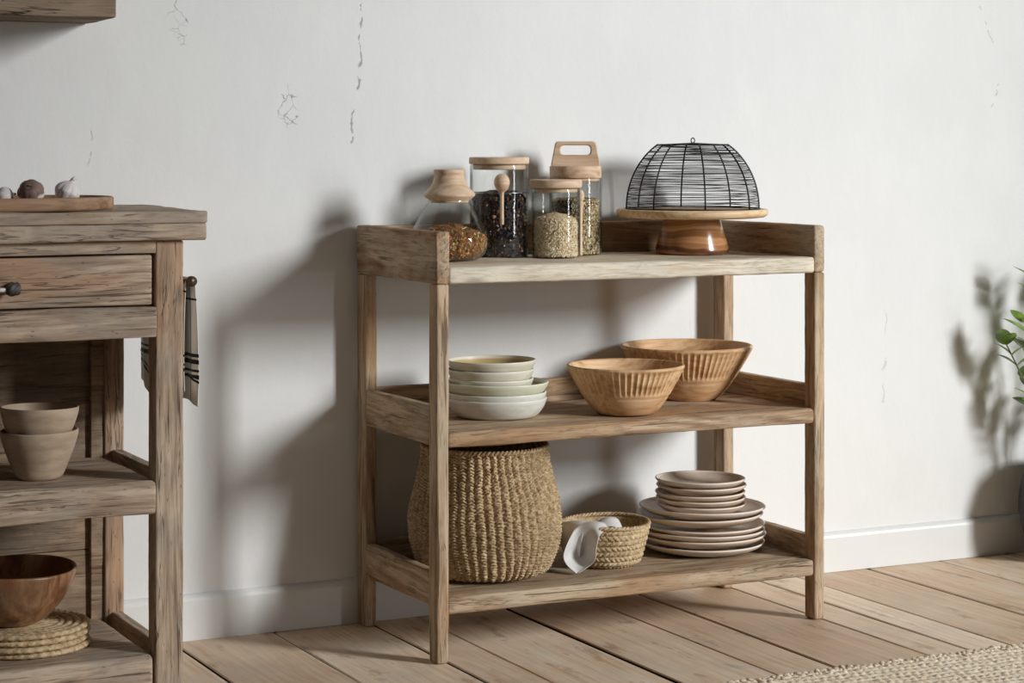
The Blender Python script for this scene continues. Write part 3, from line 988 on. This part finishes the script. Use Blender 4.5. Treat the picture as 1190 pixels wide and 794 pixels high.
def build_plate_stack():
    px, py, z = .782, -.22, .1385
    lp = ['bottom large taupe plate of the stack, resting on the lowest shelf', 'second large taupe plate from the bottom of the stack', 'third large taupe plate from the bottom of the stack',
          'fourth large taupe plate from the bottom of the stack', 'fifth large taupe plate, just under the top large one', 'uppermost large taupe plate, carrying the smaller plates']
    zs = [0, .0175, .030, .042, .066, .083]
    for i, (lab, dz) in enumerate(zip(lp, zs)):
        me = lathe_mesh(coupe(.1465, .020, .095, .0045), 96, wob(i*2.1, .003, .0012))
        o = link('dinner_plate', me, TAUPE2 if i in (0, 2, 5) else TAUPE, None, loc=(px+.003*math.sin(i*2.7)-.001*i, py+.003*math.cos(i*1.9), z+dz))
        tag(o, lab, 'plate', 'large plates on the bottom shelf')
    sp = ['lowest small taupe plate, sitting on the large plates', 'second small taupe plate up from the large plates', 'middle small taupe plate of the five', 'fourth small taupe plate, just under the top one', 'topmost small taupe plate, its flat glazed face showing']
    zs = [.0895, .1045, .1175, .1325, .1475]
    for i, (lab, dz) in enumerate(zip(sp, zs)):
        me = lathe_mesh(coupe(.1045, .0185, .068, .0042), 96, wob(i*1.3+5, .003, .001))
        o = link('side_plate', me, TAUPE if i != 4 else TAUPE2, None, loc=(px-.005+.003*math.sin(i*2.2+1), py+.002*math.cos(i*1.9), z+dz))
        tag(o, lab, 'plate', 'small plates on the bottom shelf')
build_plate_stack()

def fluted_bowl(x, y, z, R, H, base, nfl, th, mat, label):
    outer = [(0, 0), (base*.8, 0), (base-.003, .0008), (base, .004)]
    n = 40
    for i in range(1, n+1):
        t = i/n
        r = base+(R-base)*(t**.76)
        outer.append((r, .004+(H-.004)*t))
    prof = shell(outer, th, 5)
    no = len(outer)
    def fn(r, z_, a, i):
        if i < no and z_ > .1*H:
            t = z_/H
            g = 0
            if t > .44:
                e = min(1, (t-.44)/.10)*min(1, (1.005-t)/.05)
                ph = (a*nfl/(2*PI)) % 1
                wcut = max(0, math.sin(PI*ph))
                g = .0036*e*wcut**.8
            elif .36 < t < .40: g = .0011
            r -= g
        return r*(1+.003*math.sin(2*a)), z_
    me = lathe_mesh(prof, nfl*8, fn)
    t = link('wooden_bowl', me, mat, None, loc=(x, y, z))
    return tag(t, label, 'bowl', 'fluted wooden bowls on the middle shelf')
fluted_bowl(.522, -.315, .4825, .1325, .103, .068, 57, .009, MANGO2, 'smaller fluted wooden bowl, standing in front on the middle shelf')
fluted_bowl(.780, -.152, .4825, .1565, .122, .072, 66, .010, MANGO, 'larger fluted wooden bowl, behind on the right of the middle shelf')

def cup(x, y, z, tilt, label, s):
    outer = smooth_prof([(0, 0), (.034, 0), (.042, .002), (.048, .010), (.058, .034), (.069, .064), (.0745, .084), (.0755, .094)], 5)
    me = lathe_mesh(shell(outer, .0035), 72, wob(s, .008, .0025))
    t = link('stoneware_beaker', me, CUPM, None, loc=(x, y, z))
    t.rotation_euler = tilt
    return tag(t, label, 'cup', 'stacked beakers on the kitchen island shelf')
CUPM = stoneware('oatmeal_clay', rgb(172, 148, 124), rgb(196, 174, 150), None, rgb(172, 150, 124), .55, H=.094)
cup(-.802, -.315, .4275, (0, 0, 0), 'lower handmade oatmeal beaker standing on the island shelf', 1)
cup(-.803, -.315, .4275+.0455, (.0, .025, 0), 'upper handmade oatmeal beaker nested in the other one', 2.4)

# dark bowl + placemats
def braid_height(u, v, twist=1.):
    """0..1 height of a plaited strand: u along the coil (in plaits), v across it -1..1"""
    a = abs(math.sin(PI*(u+.5*v*twist)))
    b = abs(math.sin(PI*(u-.5*v*twist)+1.2))
    return (max(a, b)**.7)*math.sqrt(max(0, 1-v*v*.92))

def straw(name, c1, c2, c3, scale=90, rough=.75):
    k = NT(name)
    P = offset_obj(k, k.coord())
    n = k.noise(P, scale, 4, .7)
    n2 = k.noise(P, 9, 3)
    n3 = k.noise(P, scale*4, 2)
    col = k.ramp(n, [(.3, c1), (.5, c2), (.68, c3)])
    col = k.mix(k.ramp(n2, [(.4, 0), (.7, .35)]), col, c1)
    return k.fin(col, rough, k.bump(k.math('ADD', n3, n), .4, .001), .25)
SEAG = straw('seagrass', rgb(150, 118, 78), rgb(198, 164, 116), rgb(228, 200, 152))
SEAG2 = straw('golden_seagrass', rgb(138, 112, 80), rgb(194, 168, 130), rgb(226, 206, 172))
MATM = straw('plaited_raffia', rgb(138, 110, 78), rgb(208, 180, 140), rgb(236, 216, 180))

def placemat(R, th, seed):
    """flat round mat of plaited rope coiled in rings"""
    cw = .0165
    rings = []
    r = R-cw/2
    while r > .07: rings.append(r); r -= cw*.97
    mb = MB()
    ncr = 14
    for r in rings:
        n = int(2*PI*r/.0030)
        plaits = max(8, int(2*PI*r/.019))
        verts, faces = [], []
        ph = random.random()*6
        for i in range(n):
            a = 2*PI*i/n
            for j in range(ncr):
                b = 2*PI*j/ncr
                v = math.cos(b); sgn = math.sin(b)
                h = .55+.45*braid_height(a/(2*PI)*plaits+ph, v)
                rr = r+v*cw*.5*(.94+.1*math.sin(2*PI*(a/(2*PI)*plaits)+ph))
                zz = th/2+sgn*th/2*h
                verts.append((rr*math.cos(a), rr*math.sin(a), zz))
        for i in range(n):
            i2 = (i+1) % n
            for j in range(ncr):
                j2 = (j+1) % ncr
                faces.append((i*ncr+j, i2*ncr+j, i2*ncr+j2, i*ncr+j2))
        mb.add(verts, faces)
    # inner disc closes the middle, under the bowl
    me = lathe_mesh([(0, th*.15), (.075, th*.15), (.075, th*.85), (0, th*.85)], 40)
    mb.add([v.co for v in me.vertices], [tuple(p.vertices) for p in me.polygons])
    return mb.mesh()
matx, maty = -.822, -.262
mm = placemat(.132, .0125, 1)
mlabs = ['plaited raffia placemat at the bottom of the pile under the dark bowl', 'second plaited raffia placemat up from the island shelf', 'third plaited raffia placemat, just under the top one', 'topmost plaited raffia placemat, directly under the dark bowl']
mm.materials.append(MATM)
mm.polygons.foreach_set('use_smooth', [True]*len(mm.polygons))
for i, lab in enumerate(mlabs):
    o = bpy.data.objects.new('placemat', mm); COL.objects.link(o)
    o.location = (matx+(.004, -.003, .002, 0)[i], maty+(.002, -.002, .001, 0)[i], .0885+i*.0122)
    o.rotation_euler = (0, 0, i*1.9)
    tag(o, lab, 'placemat', 'plaited placemats on the island shelf')
prof = shell(smooth_prof([(0, 0), (.045, 0), (.055, .002), (.078, .018), (.104, .048), (.120, .078), (.1285, .103)], 6), .0075, 5)
o = link('wooden_bowl', lathe_mesh(prof, 96, lambda r, z, a, i: (r*(1+.012*math.sin(2*a+1)+.006*math.sin(5*a)), z+.0025*(r/.13)*math.sin(2*a))), DBOWL, None, loc=(-.845, -.262, .1385))
tag(o, 'dark polished wooden bowl resting on the plaited placemats', 'bowl')

# ------------------------------------------------------------------ tray and garlic
def build_tray():
    x, y, z = -.905, -.255, .9535
    a_, b_ = .262, .15
    n = 260
    def ringpts(off, zz):
        pts = []
        for i in range(n):
            t = 2*PI*i/n
            c, s = math.cos(t), math.sin(t)
            e = 2/2.6
            pts.append(((a_+off)*math.copysign(abs(c)**e, c), (b_+off)*math.copysign(abs(s)**e, s), zz))
        return pts
    rows = [ringpts(-.012, 0), ringpts(-.004, .001), ringpts(0, .006), ringpts(0, .022), ringpts(-.001, .0255), ringpts(-.0035, .027), ringpts(-.006, .0255), ringpts(-.0075, .021), ringpts(-.009, .011), ringpts(-.014, .008)]
    verts = [p for r in rows for p in r]; faces = []
    for i in range(len(rows)-1):
        for j in range(n):
            j2 = (j+1) % n
            faces.append((i*n+j, i*n+j2, (i+1)*n+j2, (i+1)*n+j))
    faces.append(tuple(reversed(range(n))))
    faces.append(tuple(range((len(rows)-1)*n, len(rows)*n)))
    o = link('serving_tray', pyd(verts, faces), TRAYW, None, loc=(x, y, z))
    tag(o, 'oval low-rimmed wooden tray on the island top holding garlic', 'tray')
build_tray()

def garlic(x, y, z, R, rot, label, dark=False):
    t = thing('garlic_bulb', label, 'garlic', (x, y, z), group='garlic bulbs in the wooden tray')
    t.rotation_euler = rot
    H = R*1.75
    base = smooth_prof([(0, -.92), (.35, -.95), (.72, -.72), (.97, -.2), (1., .12), (.86, .48), (.55, .80), (.27, .96), (.17, 1.1), (.14, 1.2)], 5)
    def fn(r, z_, a, i):
        lobes = abs(math.sin(a*3.5+.4))**.6
        k_ = max(0, 1-abs(z_/R)/1.05)
        return r*(.90+.12*lobes*(.3+.7*k_))+.0003*math.sin(a*31), z_
    me = lathe_mesh([(r*R, q*R*.88) for r, q in base]+[(0, 1.2*R*.88)], 84, fn)
    k = NT('garlic_skin')
    P = k.coord()
    sp = k.new('ShaderNodeSeparateXYZ'); k.l(P, sp.inputs[0])
    an = k.math('ARCTAN2', sp.outputs[1], sp.outputs[0])
    cb = k.new('ShaderNodeCombineXYZ'); k.l(k.math('MULTIPLY', an, 9), cb.inputs[0]); k.l(k.math('MULTIPLY', sp.outputs[2], 12), cb.inputs[1])
    n = k.noise(cb.outputs[0], 2.2, 3)
    col = k.ramp(n, [(.35, rgb(206, 190, 188)), (.55, rgb(236, 230, 226)), (.75, rgb(214, 186, 190))])
    if dark:
        n2 = k.noise(P, 60, 3)
        tipm = k.ramp(k.math('ADD', k.math('MULTIPLY', sp.outputs[2], -34), n2), [(.55, 0), (.72, 1)])
        col = k.mix(k.math('MULTIPLY', tipm, .9), col, rgb(112, 80, 66))
    m = k.fin(col, .55, k.bump(n, .3, .001), .3)
    k.b.inputs['Subsurface Weight'].default_value = .0
    link('bulb', me, m, t)
    pts = [(0, 0, .98*R), (.03*R, 0, 1.15*R), (.12*R, 0, 1.26*R), (.26*R, 0.03*R, 1.24*R)]
    link('stalk', MB().tube(pts, [.17*R, .14*R, .12*R, .09*R], 10).mesh(), m, t)
    rm = MB()
    rng = random.Random(9)
    for i in range(26):
        a = rng.random()*6.28; q = rng.random()*.3*R
        rm.tube([(q*math.cos(a), q*math.sin(a), -.78*R), (q*1.5*math.cos(a), q*1.5*math.sin(a), -.98*R)], .0004, 4)
    link('root_tuft', rm.mesh(), ROOTM, t)
ROOTM = simple('dry_root', rgb(120, 96, 74), rgb(168, 144, 116), 90, .9)
garlic(-.740, -.29, .9895, .0255, (.25, .35, .4), 'pale garlic bulb with curled stalk, nearest the right end of the tray')
garlic(-.812, -.29, .9905, .0265, (-2.15, 0, -.35), 'garlic bulb tipped over with its brown root side up, middle of the three', True)
garlic(-.858, -.27, .982, .0185, (1.35, .2, .6), 'small garlic bulb lying at the left edge of the frame')

# ------------------------------------------------------------------ woven baskets
def spin_cols(prof_fn, nu, nv, disp):
    """numpy lathe with a displacement; returns verts (nv+1, nu)"""
    u = np.arange(nu)/nu*2*np.pi
    v = np.arange(nv+1)/nv
    U, V = np.meshgrid(u, v)
    r, z, nr, nz = prof_fn(V)
    d = disp(U, V)
    rr = r+nr*d; zz = z+nz*d
    P = np.stack([rr*np.cos(U), rr*np.sin(U), zz], -1).reshape(-1, 3)
    idx = np.arange((nv+1)*nu).reshape(nv+1, nu)
    a = idx[:-1]; b = np.roll(a, -1, 1); c = np.roll(idx[1:], -1, 1); e = idx[1:]
    F = np.stack([a, b, c, e], -1).reshape(-1, 4)
    return P, F

def np_mesh(P, F):
    me = bpy.data.meshes.new('m')
    me.vertices.add(len(P)); me.vertices.foreach_set('co', P.astype(np.float32).ravel())
    me.loops.add(F.size); me.loops.foreach_set('vertex_index', F.astype(np.int32).ravel())
    me.polygons.add(len(F)); me.polygons.foreach_set('loop_start', (np.arange(len(F))*4).astype(np.int32))
    me.update(calc_edges=True)
    me.validate()
    return me

def poly_prof(pts):
    pts = np.array(smooth_prof(pts, 8))
    seg = np.hypot(np.diff(pts[:, 0]), np.diff(pts[:, 1])); s = np.concatenate([[0], np.cumsum(seg)]); L = s[-1]
    def f(V):
        r = np.interp(V*L, s, pts[:, 0]); z = np.interp(V*L, s, pts[:, 1])
        e = .004
        r2 = np.interp(np.clip(V*L+e, 0, L), s, pts[:, 0]); r1 = np.interp(np.clip(V*L-e, 0, L), s, pts[:, 0])
        z2 = np.interp(np.clip(V*L+e, 0, L), s, pts[:, 1]); z1 = np.interp(np.clip(V*L-e, 0, L), s, pts[:, 1])
        dr, dz = r2-r1, z2-z1
        n = np.hypot(dr, dz)+1e-9
        return r, z, dz/n, -dr/n
    return f, L

def vnoise(U, V, seed, fu, fv):
    """smooth tileable value noise"""
    rs = np.random.RandomState(seed)
    g = rs.rand(fv+2, fu)
    x = (U/(2*np.pi)*fu); y = V*fv
    x0 = np.floor(x).astype(int) % fu; x1 = (x0+1) % fu
    y0 = np.clip(np.floor(y).astype(int), 0, fv); y1 = y0+1
    fx = x-np.floor(x); fy = y-np.floor(y)
    fx = fx*fx*(3-2*fx); fy = fy*fy*(3-2*fy)
    return (g[y0, x0]*(1-fx)+g[y0, x1]*fx)*(1-fy)+(g[y1, x0]*(1-fx)+g[y1, x1]*fx)*fy

def build_big_basket():
    x, y, z = .206, -.244, .1385
    t = thing('woven_basket', 'large belly-shaped woven seagrass basket on the bottom shelf, its dark opening at the top', 'basket', (x, y, z))
    f, L = poly_prof([(.11, .003), (.138, .010), (.154, .034), (.166, .075), (.1695, .115), (.166, .155), (.156, .200), (.145, .245), (.1395, .280)])
    ribs, rows = 52, 46
    def disp(U, V):
        lean = U*ribs/(2*np.pi)+V*1.2+.35*(vnoise(U, V, 1, 22, 9)-.5)
        ph = lean % 1.0
        rib = np.sin(np.pi*ph)**.8                        # upright rows of stitches
        row = V*rows+.8*np.abs(ph-.5)*2*.6+.5*(vnoise(U, V, 2, 60, 30)-.5)+.37*np.floor(lean)
        st = np.abs(np.sin(np.pi*row))**.7
        rough = vnoise(U, V, 3, 240, 120)-.5
        big = vnoise(U, V, 5, 12, 6)-.5
        return .0074*rib*(.2+.8*st)+.0036*rough+.003*big-.006
    P, F = spin_cols(f, ribs*14, rows*8, disp)
    me = np_mesh(P, F)
    b = link('basket_wall', me, BASKETM, t)
    # inner lining and plaited lip
    inn = lathe_mesh([(0, .010), (.11, .010), (.146, .034), (.158, .075), (.161, .115), (.157, .155), (.147, .200), (.136, .245), (.131, .279), (.137, .281)], 96)
    link('basket_lining', inn, BASKETM, t)
    link('basket_base', lathe_mesh([(0, .0), (.10, .0), (.118, .004), (.118, .008), (0, .008)], 64), BASKETM, t)
    mb = MB()
    n = 500
    for k_ in range(2):
        pts = []
        for i in range(n):
            a = 2*PI*i/n
            q = a*46+k_*PI
            pts.append(((.1375+.0028*math.cos(q))*math.cos(a), (.1375+.0028*math.cos(q))*math.sin(a), .282+.0028*math.sin(q)))
        mb.tube(pts, .0033, 6, True)
    link('basket_rim', mb.mesh(), BASKETM, t)
BASKETM = straw('basket_seagrass', rgb(118, 94, 66), rgb(182, 156, 120), rgb(224, 202, 166), 110)
build_big_basket()

def build_small_basket():
    x, y, z = .495, -.270, .1398
    t = thing('woven_basket', 'small coiled seagrass basket holding a grey napkin, beside the plates', 'basket', (x, y, z))
    f, L = poly_prof([(.060, .002), (.074, .006), (.083, .024), (.090, .048), (.096, .070), (.100, .090)])
    rows = 8
    def disp(U, V):
        row = V*rows+.12*(vnoise(U, V, 4, 20, 8)-.5)
        ph = row % 1.0
        coil = np.sin(np.pi*ph)**.6
        k_ = U/(2*np.pi)*46
        tw = np.abs(np.sin(np.pi*(k_+.9*ph*np.where(np.floor(row) % 2 == 0, 1, -1)+.4*np.floor(row))))**.7
        return .0050*coil*(.45+.55*tw)+.0016*(vnoise(U, V, 6, 200, 60)-.5)+.0025*(vnoise(U, V, 8, 9, 4)-.5)-.002
    P, F = spin_cols(f, 46*12, rows*12, disp)
    link('basket_wall', np_mesh(P, F), SEAG2, t)
    link('basket_lining', lathe_mesh([(0, .008), (.060, .008), (.076, .024), (.083, .048), (.090, .070), (.0945, .090), (.100, .091)], 72), SEAG2, t)
    link('basket_base', lathe_mesh([(0, 0), (.058, 0), (.066, .004), (0, .006)], 48), SEAG2, t)
    mb = MB(); n = 360
    for k_ in range(3):
        pts = []
        for i in range(n):
            a = 2*PI*i/n
            q = a*22+k_*2*PI/3
            w = .0028*math.sin(3*a+1)
            pts.append(((.0985+w+.0027*math.cos(q))*math.cos(a), (.0985+w+.0027*math.cos(q))*math.sin(a), .0925+.0022*math.sin(q)+.002*math.sin(2*a)))
        mb.tube(pts, .0032, 6, True)
    link('basket_rim', mb.mesh(), SEAG2, t)
build_small_basket()

def cloth_mat(name, a, b):
    k = NT(name)
    P = k.coord()
    w = k.noise(P, 700, 2)
    n = k.noise(P, 30, 3)
    col = k.mix(k.ramp(n, [(.3, 0), (.7, 1)]), a, b)
    col = k.mix(k.math('MULTIPLY', w, .25), col, tuple(c*.75 for c in a))
    k.b.inputs['Sheen Weight'].default_value = .15
    return k.fin(col, .9, k.bump(w, .25, .0008), .1)

def build_napkin():
    B = Vector((.495, -.270, .1385))
    def W(s, t, z): return B+RGT*s-FWD*t+Vector((0, 0, z))
    mat = cloth_mat('grey_linen', rgb(206, 203, 200), rgb(226, 223, 220))
    root = None
    def sheet(rows, nu=26, sub=8):
        """rows: lists of 5 control points (s, t, z) across; smooth surface through them"""
        def cr(pts, n):
            out = []
            P_ = [pts[0]]+list(pts)+[pts[-1]]
            for i in range(1, len(P_)-2):
                for k_ in range(n):
                    u = k_/n
                    a, b, c, e = [Vector(q) for q in (P_[i-1], P_[i], P_[i+1], P_[i+2])]
                    out.append(.5*(2*b+(c-a)*u+(2*a-5*b+4*c-e)*u*u+(3*b-a-3*c+e)*u**3))
            out.append(Vector(pts[-1]))
            return out
        fine_rows = [cr(r, sub) for r in rows]
        cols = list(zip(*fine_rows))
        fine_cols = [cr(c, sub) for c in cols]
        nc, nr = len(fine_cols), len(fine_cols[0])
        verts = [W(*fine_cols[c][r]) for r in range(nr) for c in range(nc)]
        faces = [(r*nc+c, r*nc+c+1, (r+1)*nc+c+1, (r+1)*nc+c) for r in range(nr-1) for c in range(nc-1)]
        return verts, faces
    mb = MB()
    # the tongue that falls over the lip to a point; edges curl forward round a hollow
    mb.add(*sheet([
        [(-.030, -.010, .050), (-.018, -.005, .045), (-.004, .000, .042), (.010, .004, .046), (.022, .006, .052)],
        [(-.052, .035, .078), (-.034, .038, .084), (-.014, .040, .084), (.004, .040, .082), (.020, .038, .074)],
        [(-.064, .066, .098), (-.046, .074, .106), (-.026, .082, .109), (-.006, .084, .106), (.012, .080, .094)],
        [(-.074, .092, .090), (-.060, .088, .097), (-.040, .096, .100), (-.026, .102, .098), (-.014, .106, .086)],
        [(-.088, .106, .066), (-.074, .090, .066), (-.054, .086, .066), (-.038, .092, .064), (-.024, .116, .060)],
        [(-.097, .116, .040), (-.084, .096, .036), (-.062, .084, .034), (-.044, .090, .034), (-.027, .122, .034)],
        [(-.090, .118, .020), (-.078, .112, .016), (-.064, .110, .013), (-.050, .112, .014), (-.040, .118, .018)],
        [(-.070, .124, .0035), (-.069, .123, .003), (-.0675, .122, .0028), (-.066, .122, .003), (-.064, .124, .0035)],
    ]))
    # second layer hanging behind, along the left of the rim
    mb.add(*sheet([
        [(-.050, .010, .052), (-.040, .014, .050), (-.030, .018, .050), (-.020, .022, .052), (-.012, .024, .054)],
        [(-.086, .030, .094), (-.072, .040, .098), (-.056, .052, .101), (-.040, .062, .102), (-.028, .068, .100)],
        [(-.098, .038, .096), (-.090, .052, .101), (-.076, .066, .105), (-.060, .078, .106), (-.044, .086, .104)],
        [(-.104, .042, .078), (-.098, .056, .080), (-.086, .070, .082), (-.070, .082, .082), (-.054, .092, .080)],
        [(-.100, .044, .050), (-.096, .056, .050), (-.086, .068, .052), (-.072, .080, .052), (-.058, .090, .050)],
        [(-.094, .044, .030), (-.088, .054, .028), (-.080, .066, .027), (-.070, .076, .028), (-.060, .086, .030)],
    ]))
    # roll of cloth inside the basket, looping up over the lip
    mb.add(*sheet([
        [(-.018, .022, .056), (-.004, .026, .072), (.010, .028, .080), (.024, .026, .076), (.034, .022, .060)],
        [(-.026, .048, .094), (-.008, .052, .107), (.010, .054, .112), (.026, .050, .106), (.037, .044, .084)],
        [(-.028, .074, .100), (-.010, .078, .112), (.008, .080, .116), (.024, .076, .110), (.034, .068, .090)],
        [(-.022, .086, .092), (-.006, .090, .098), (.008, .090, .100), (.020, .086, .096), (.028, .078, .082)],
    ]))
    me = mb.mesh()
    o = link('linen_napkin', me, mat)
    m = o.modifiers.new('thick', 'SOLIDIFY'); m.thickness = .0014; m.offset = 0
    tag(o, 'crumpled pale grey linen napkin spilling over the rim of the small basket', 'napkin')
build_napkin()

# ------------------------------------------------------------------ rug
def build_rug():
    X0, X1, Y0, Y1 = .33, 2.3, -1.95, -.872
    k = NT('chunky_jute')
    P = offset_obj(k, k.coord())
    n = k.noise(P, 60, 5, .7); n2 = k.noise(P, 6, 3)
    col = k.ramp(n, [(.3, rgb(198, 174, 146)), (.5, rgb(232, 214, 188)), (.7, rgb(246, 234, 214))])
    col = k.mix(k.ramp(n2, [(.4, 0), (.7, .3)]), col, rgb(222, 200, 172))
    mat = k.fin(col, .95, k.bump(k.noise(P, 260, 3), .5, .002), .1)
    nx, ny = 560, 150
    ys = np.concatenate([np.linspace(Y1, Y1-.30, 110), np.linspace(Y1-.31, Y0, 40)])
    xs = np.linspace(X0, X1, nx)
    Xg, Yg = np.meshgrid(xs, ys)
    d = (Y1-Yg)
    lane = np.floor(d/.021)
    ph = (d/.021) % 1
    rowp = np.sin(np.pi*ph)**.7
    zig = np.abs(np.sin(np.pi*(Xg/.019+np.where(lane % 2 == 0, .8, -.8)*ph+lane*.37)))**.8
    U = (Xg-X0)/(X1-X0)*2*np.pi
    Z = .006+.006*rowp*(.35+.65*zig)+.003*(vnoise(U, np.clip(d, 0, .999), 11, 300, 90)-.5)
    Xj = Xg+.0025*(vnoise(U, np.clip(d, 0, .999), 12, 90, 60)-.5)
    edge = .004*(vnoise(U, np.clip(d*0, 0, .999), 13, 70, 3)-.5)
    P_ = np.stack([Xj, Yg+edge, Z], -1).reshape(-1, 3)
    idx = np.arange(len(ys)*nx).reshape(len(ys), nx)
    F = np.stack([idx[:-1, :-1], idx[1:, :-1], idx[1:, 1:], idx[:-1, 1:]], -1).reshape(-1, 4)
    # skirt to the floor
    low = P_[idx[0]].copy(); low[:, 2] = .0005
    b0 = len(P_)
    P_ = np.concatenate([P_, low])
    li = b0+np.arange(nx)
    F = np.concatenate([F, np.stack([li[:-1], idx[0][:-1], idx[0][1:], li[1:]], -1)])
    lf = P_[idx[:, 0]].copy(); lf[:, 2] = .0005
    b1 = len(P_); P_ = np.concatenate([P_, lf]); q = b1+np.arange(len(ys))
    F = np.concatenate([F, np.stack([q[1:], idx[1:, 0], idx[:-1, 0], q[:-1]], -1)])
    body = np_mesh(P_, F)
    t = thing('woven_rug', 'cream chunky woven rug with a knotted edge on the boards at lower right', 'rug', (0, 0, 0))
    link('woven_field', body, mat, t)
    mb = MB()
    rng = random.Random(5)
    sph = lathe_mesh(smooth_prof([(0, -.5), (.8, -.45), (1, .1), (.7, .75), (0, 1)], 3), 10)
    sv = [v.co.copy() for v in sph.vertices]; sf = [tuple(p.vertices) for p in sph.polygons]
    for row in range(3):
        x = X0
        while x < X1:
            s = rng.uniform(.0055, .0085)
            c = Vector((x, Y1+.004-row*.016+rng.uniform(-.003, .003), .005+.003*rng.random()))
            rz = rng.random()*3; M = Euler((rng.uniform(-.4, .4), rng.uniform(-.4, .4), rz)).to_matrix()
            mb.add([c+M@Vector((v.x*s*1.3, v.y*s*.8, v.z*s*.8)) for v in sv], sf)
            x += rng.uniform(.012, .019)
    link('knotted_edge', mb.mesh(), mat, t)
build_rug()

# ------------------------------------------------------------------ potted plant at the right edge
def build_plant():
    px, py = 1.945, -.135
    t = thing('potted_plant', 'green leafy houseplant in a dark grey rounded pot at the right edge by the wall', 'plant', (px, py, 0))
    k = NT('charcoal_pot')
    n = k.noise(k.coord(), 14, 5)
    m = k.fin(k.ramp(n, [(.35, rgb(58, 56, 58)), (.65, rgb(84, 82, 84))]), .75, k.bump(k.noise(k.coord(), 90, 3), .3, .001), .25)
    pot = link('pot', lathe_mesh(shell(smooth_prof([(0, 0), (.07, 0), (.082, .004), (.100, .04), (.118, .10), (.122, .15), (.114, .205), (.098, .245), (.092, .262)], 6), .007), 80), m, t)
    link('soil', lathe_mesh([(0, .236), (.088, .234), (.088, .225), (0, .225)], 40, lambda r, z, a, i: (r, z+.002*math.sin(a*9))), simple('potting_soil', rgb(40, 30, 22), rgb(70, 54, 40), 80, .95, .8), t)
    lm = NT('leaf_green')
    P = offset_obj(lm, lm.coord())
    nn = lm.noise(P, 14, 3)
    lm = lm.fin(lm.ramp(nn, [(.3, rgb(78, 108, 40)), (.5, rgb(116, 146, 54)), (.72, rgb(156, 180, 84))]), .38, None, .5)
    sm = simple('plant_stem', rgb(84, 96, 50), rgb(118, 120, 70), 30, .6)
    rng = random.Random(12)
    def leaf_mesh(L, Wd):
        nu, nv = 8, 14
        verts, faces = [], []
        for j in range(nv+1):
            v = j/nv
            w = Wd*.5*(math.sin(PI*min(1, v**.85))**.75)
            for i in range(nu+1):
                u = i/nu*2-1
                verts.append((u*w, v*L, .18*abs(u)*w+.0*v-.22*L*(v-.15)**2*.8))
        for j in range(nv):
            for i in range(nu):
                a = j*(nu+1)+i
                faces.append((a, a+1, a+nu+2, a+nu+1))
        return pyd(verts, faces)
    me = leaf_mesh(.074, .044)
    me.materials.append(lm)
    me.polygons.foreach_set('use_smooth', [True]*len(me.polygons))
    def add_leaf(base, dirv, s, tilt, parent):
        d = Vector(dirv).normalized()
        o = bpy.data.objects.new('leaf', me); COL.objects.link(o); o.parent = parent
        o.location = base
        q = d.to_track_quat('Y', 'Z')
        o.rotation_mode = 'QUATERNION'
        o.rotation_quaternion = q @ Euler((0, tilt, 0)).to_quaternion()
        o.scale = (s, s, s)
    stems = [(-.03, .01, -.172, .03, .34, 7), (-.02, -.01, -.155, -.02, .40, 1), (.0, .02, -.075, .03, .50, 2), (.01, -.01, -.02, -.05, .56, 3), (.02, .0, .06, .0, .52, 4), (.0, -.02, .12, -.05, .44, 5), (-.02, .0, -.11, .02, .32, 6)]
    for (bx, by, tx, ty, h, sd) in stems:
        n = 12
        pts = []
        for i in range(n+1):
            q = i/n
            pts.append(Vector((bx+(tx-bx)*q**1.4, by+(ty-by)*q, .225+(h-.0)*q)))
        st = link('stem', MB().tube(pts, [.0038-.0022*i/n for i in range(n+1)], 8).mesh(), sm, t)
        for i in range(3, n+1):
            for sgn in (0, 1):
                an = i*2.4+sgn*PI+sd+rng.uniform(-.3, .3)
                dv = Vector((math.cos(an), math.sin(an), .35+.5*i/n))
                if py+pts[i].y+dv.normalized().y*.062 > -.012: dv.y = -abs(dv.y)*.4
                if i % 2 == sgn or i > n-3:
                    add_leaf(pts[i], dv, rng.uniform(.75, 1.1), rng.uniform(-.5, .5), t)
build_plant()

# ------------------------------------------------------------------ light
def area(name, loc, target, sx, sy, power, col):
    d = bpy.data.lights.new(name, 'AREA')
    d.shape = 'RECTANGLE'; d.size = sx; d.size_y = sy
    d.energy = power; d.color = col
    o = bpy.data.objects.new(name, d); COL.objects.link(o)
    o.location = loc
    o.rotation_euler = (Vector(target)-Vector(loc)).to_track_quat('-Z', 'Y').to_euler()
    return o
key = area('window_light', (5.5, -7.2, 3.5), (.78, 0, .72), 1.15, 2.5, 50, (.95, .982, 1))
key.data.spread = math.radians(42)
low = area('glass_streak_light', (5.6, -7.1, 1.05), (.6, 0, .75), .55, 1.9, 5, (.95, .982, 1))  # added dim strip lamp, there to put upright streaks on the jar glass
low.data.spread = math.radians(50)
w = bpy.data.worlds.new('world'); SC.world = w
w.use_nodes = True
bg = w.node_tree.nodes['Background']
bg.inputs[0].default_value = (1, .975, .95, 1)
bg.inputs[1].default_value = .048
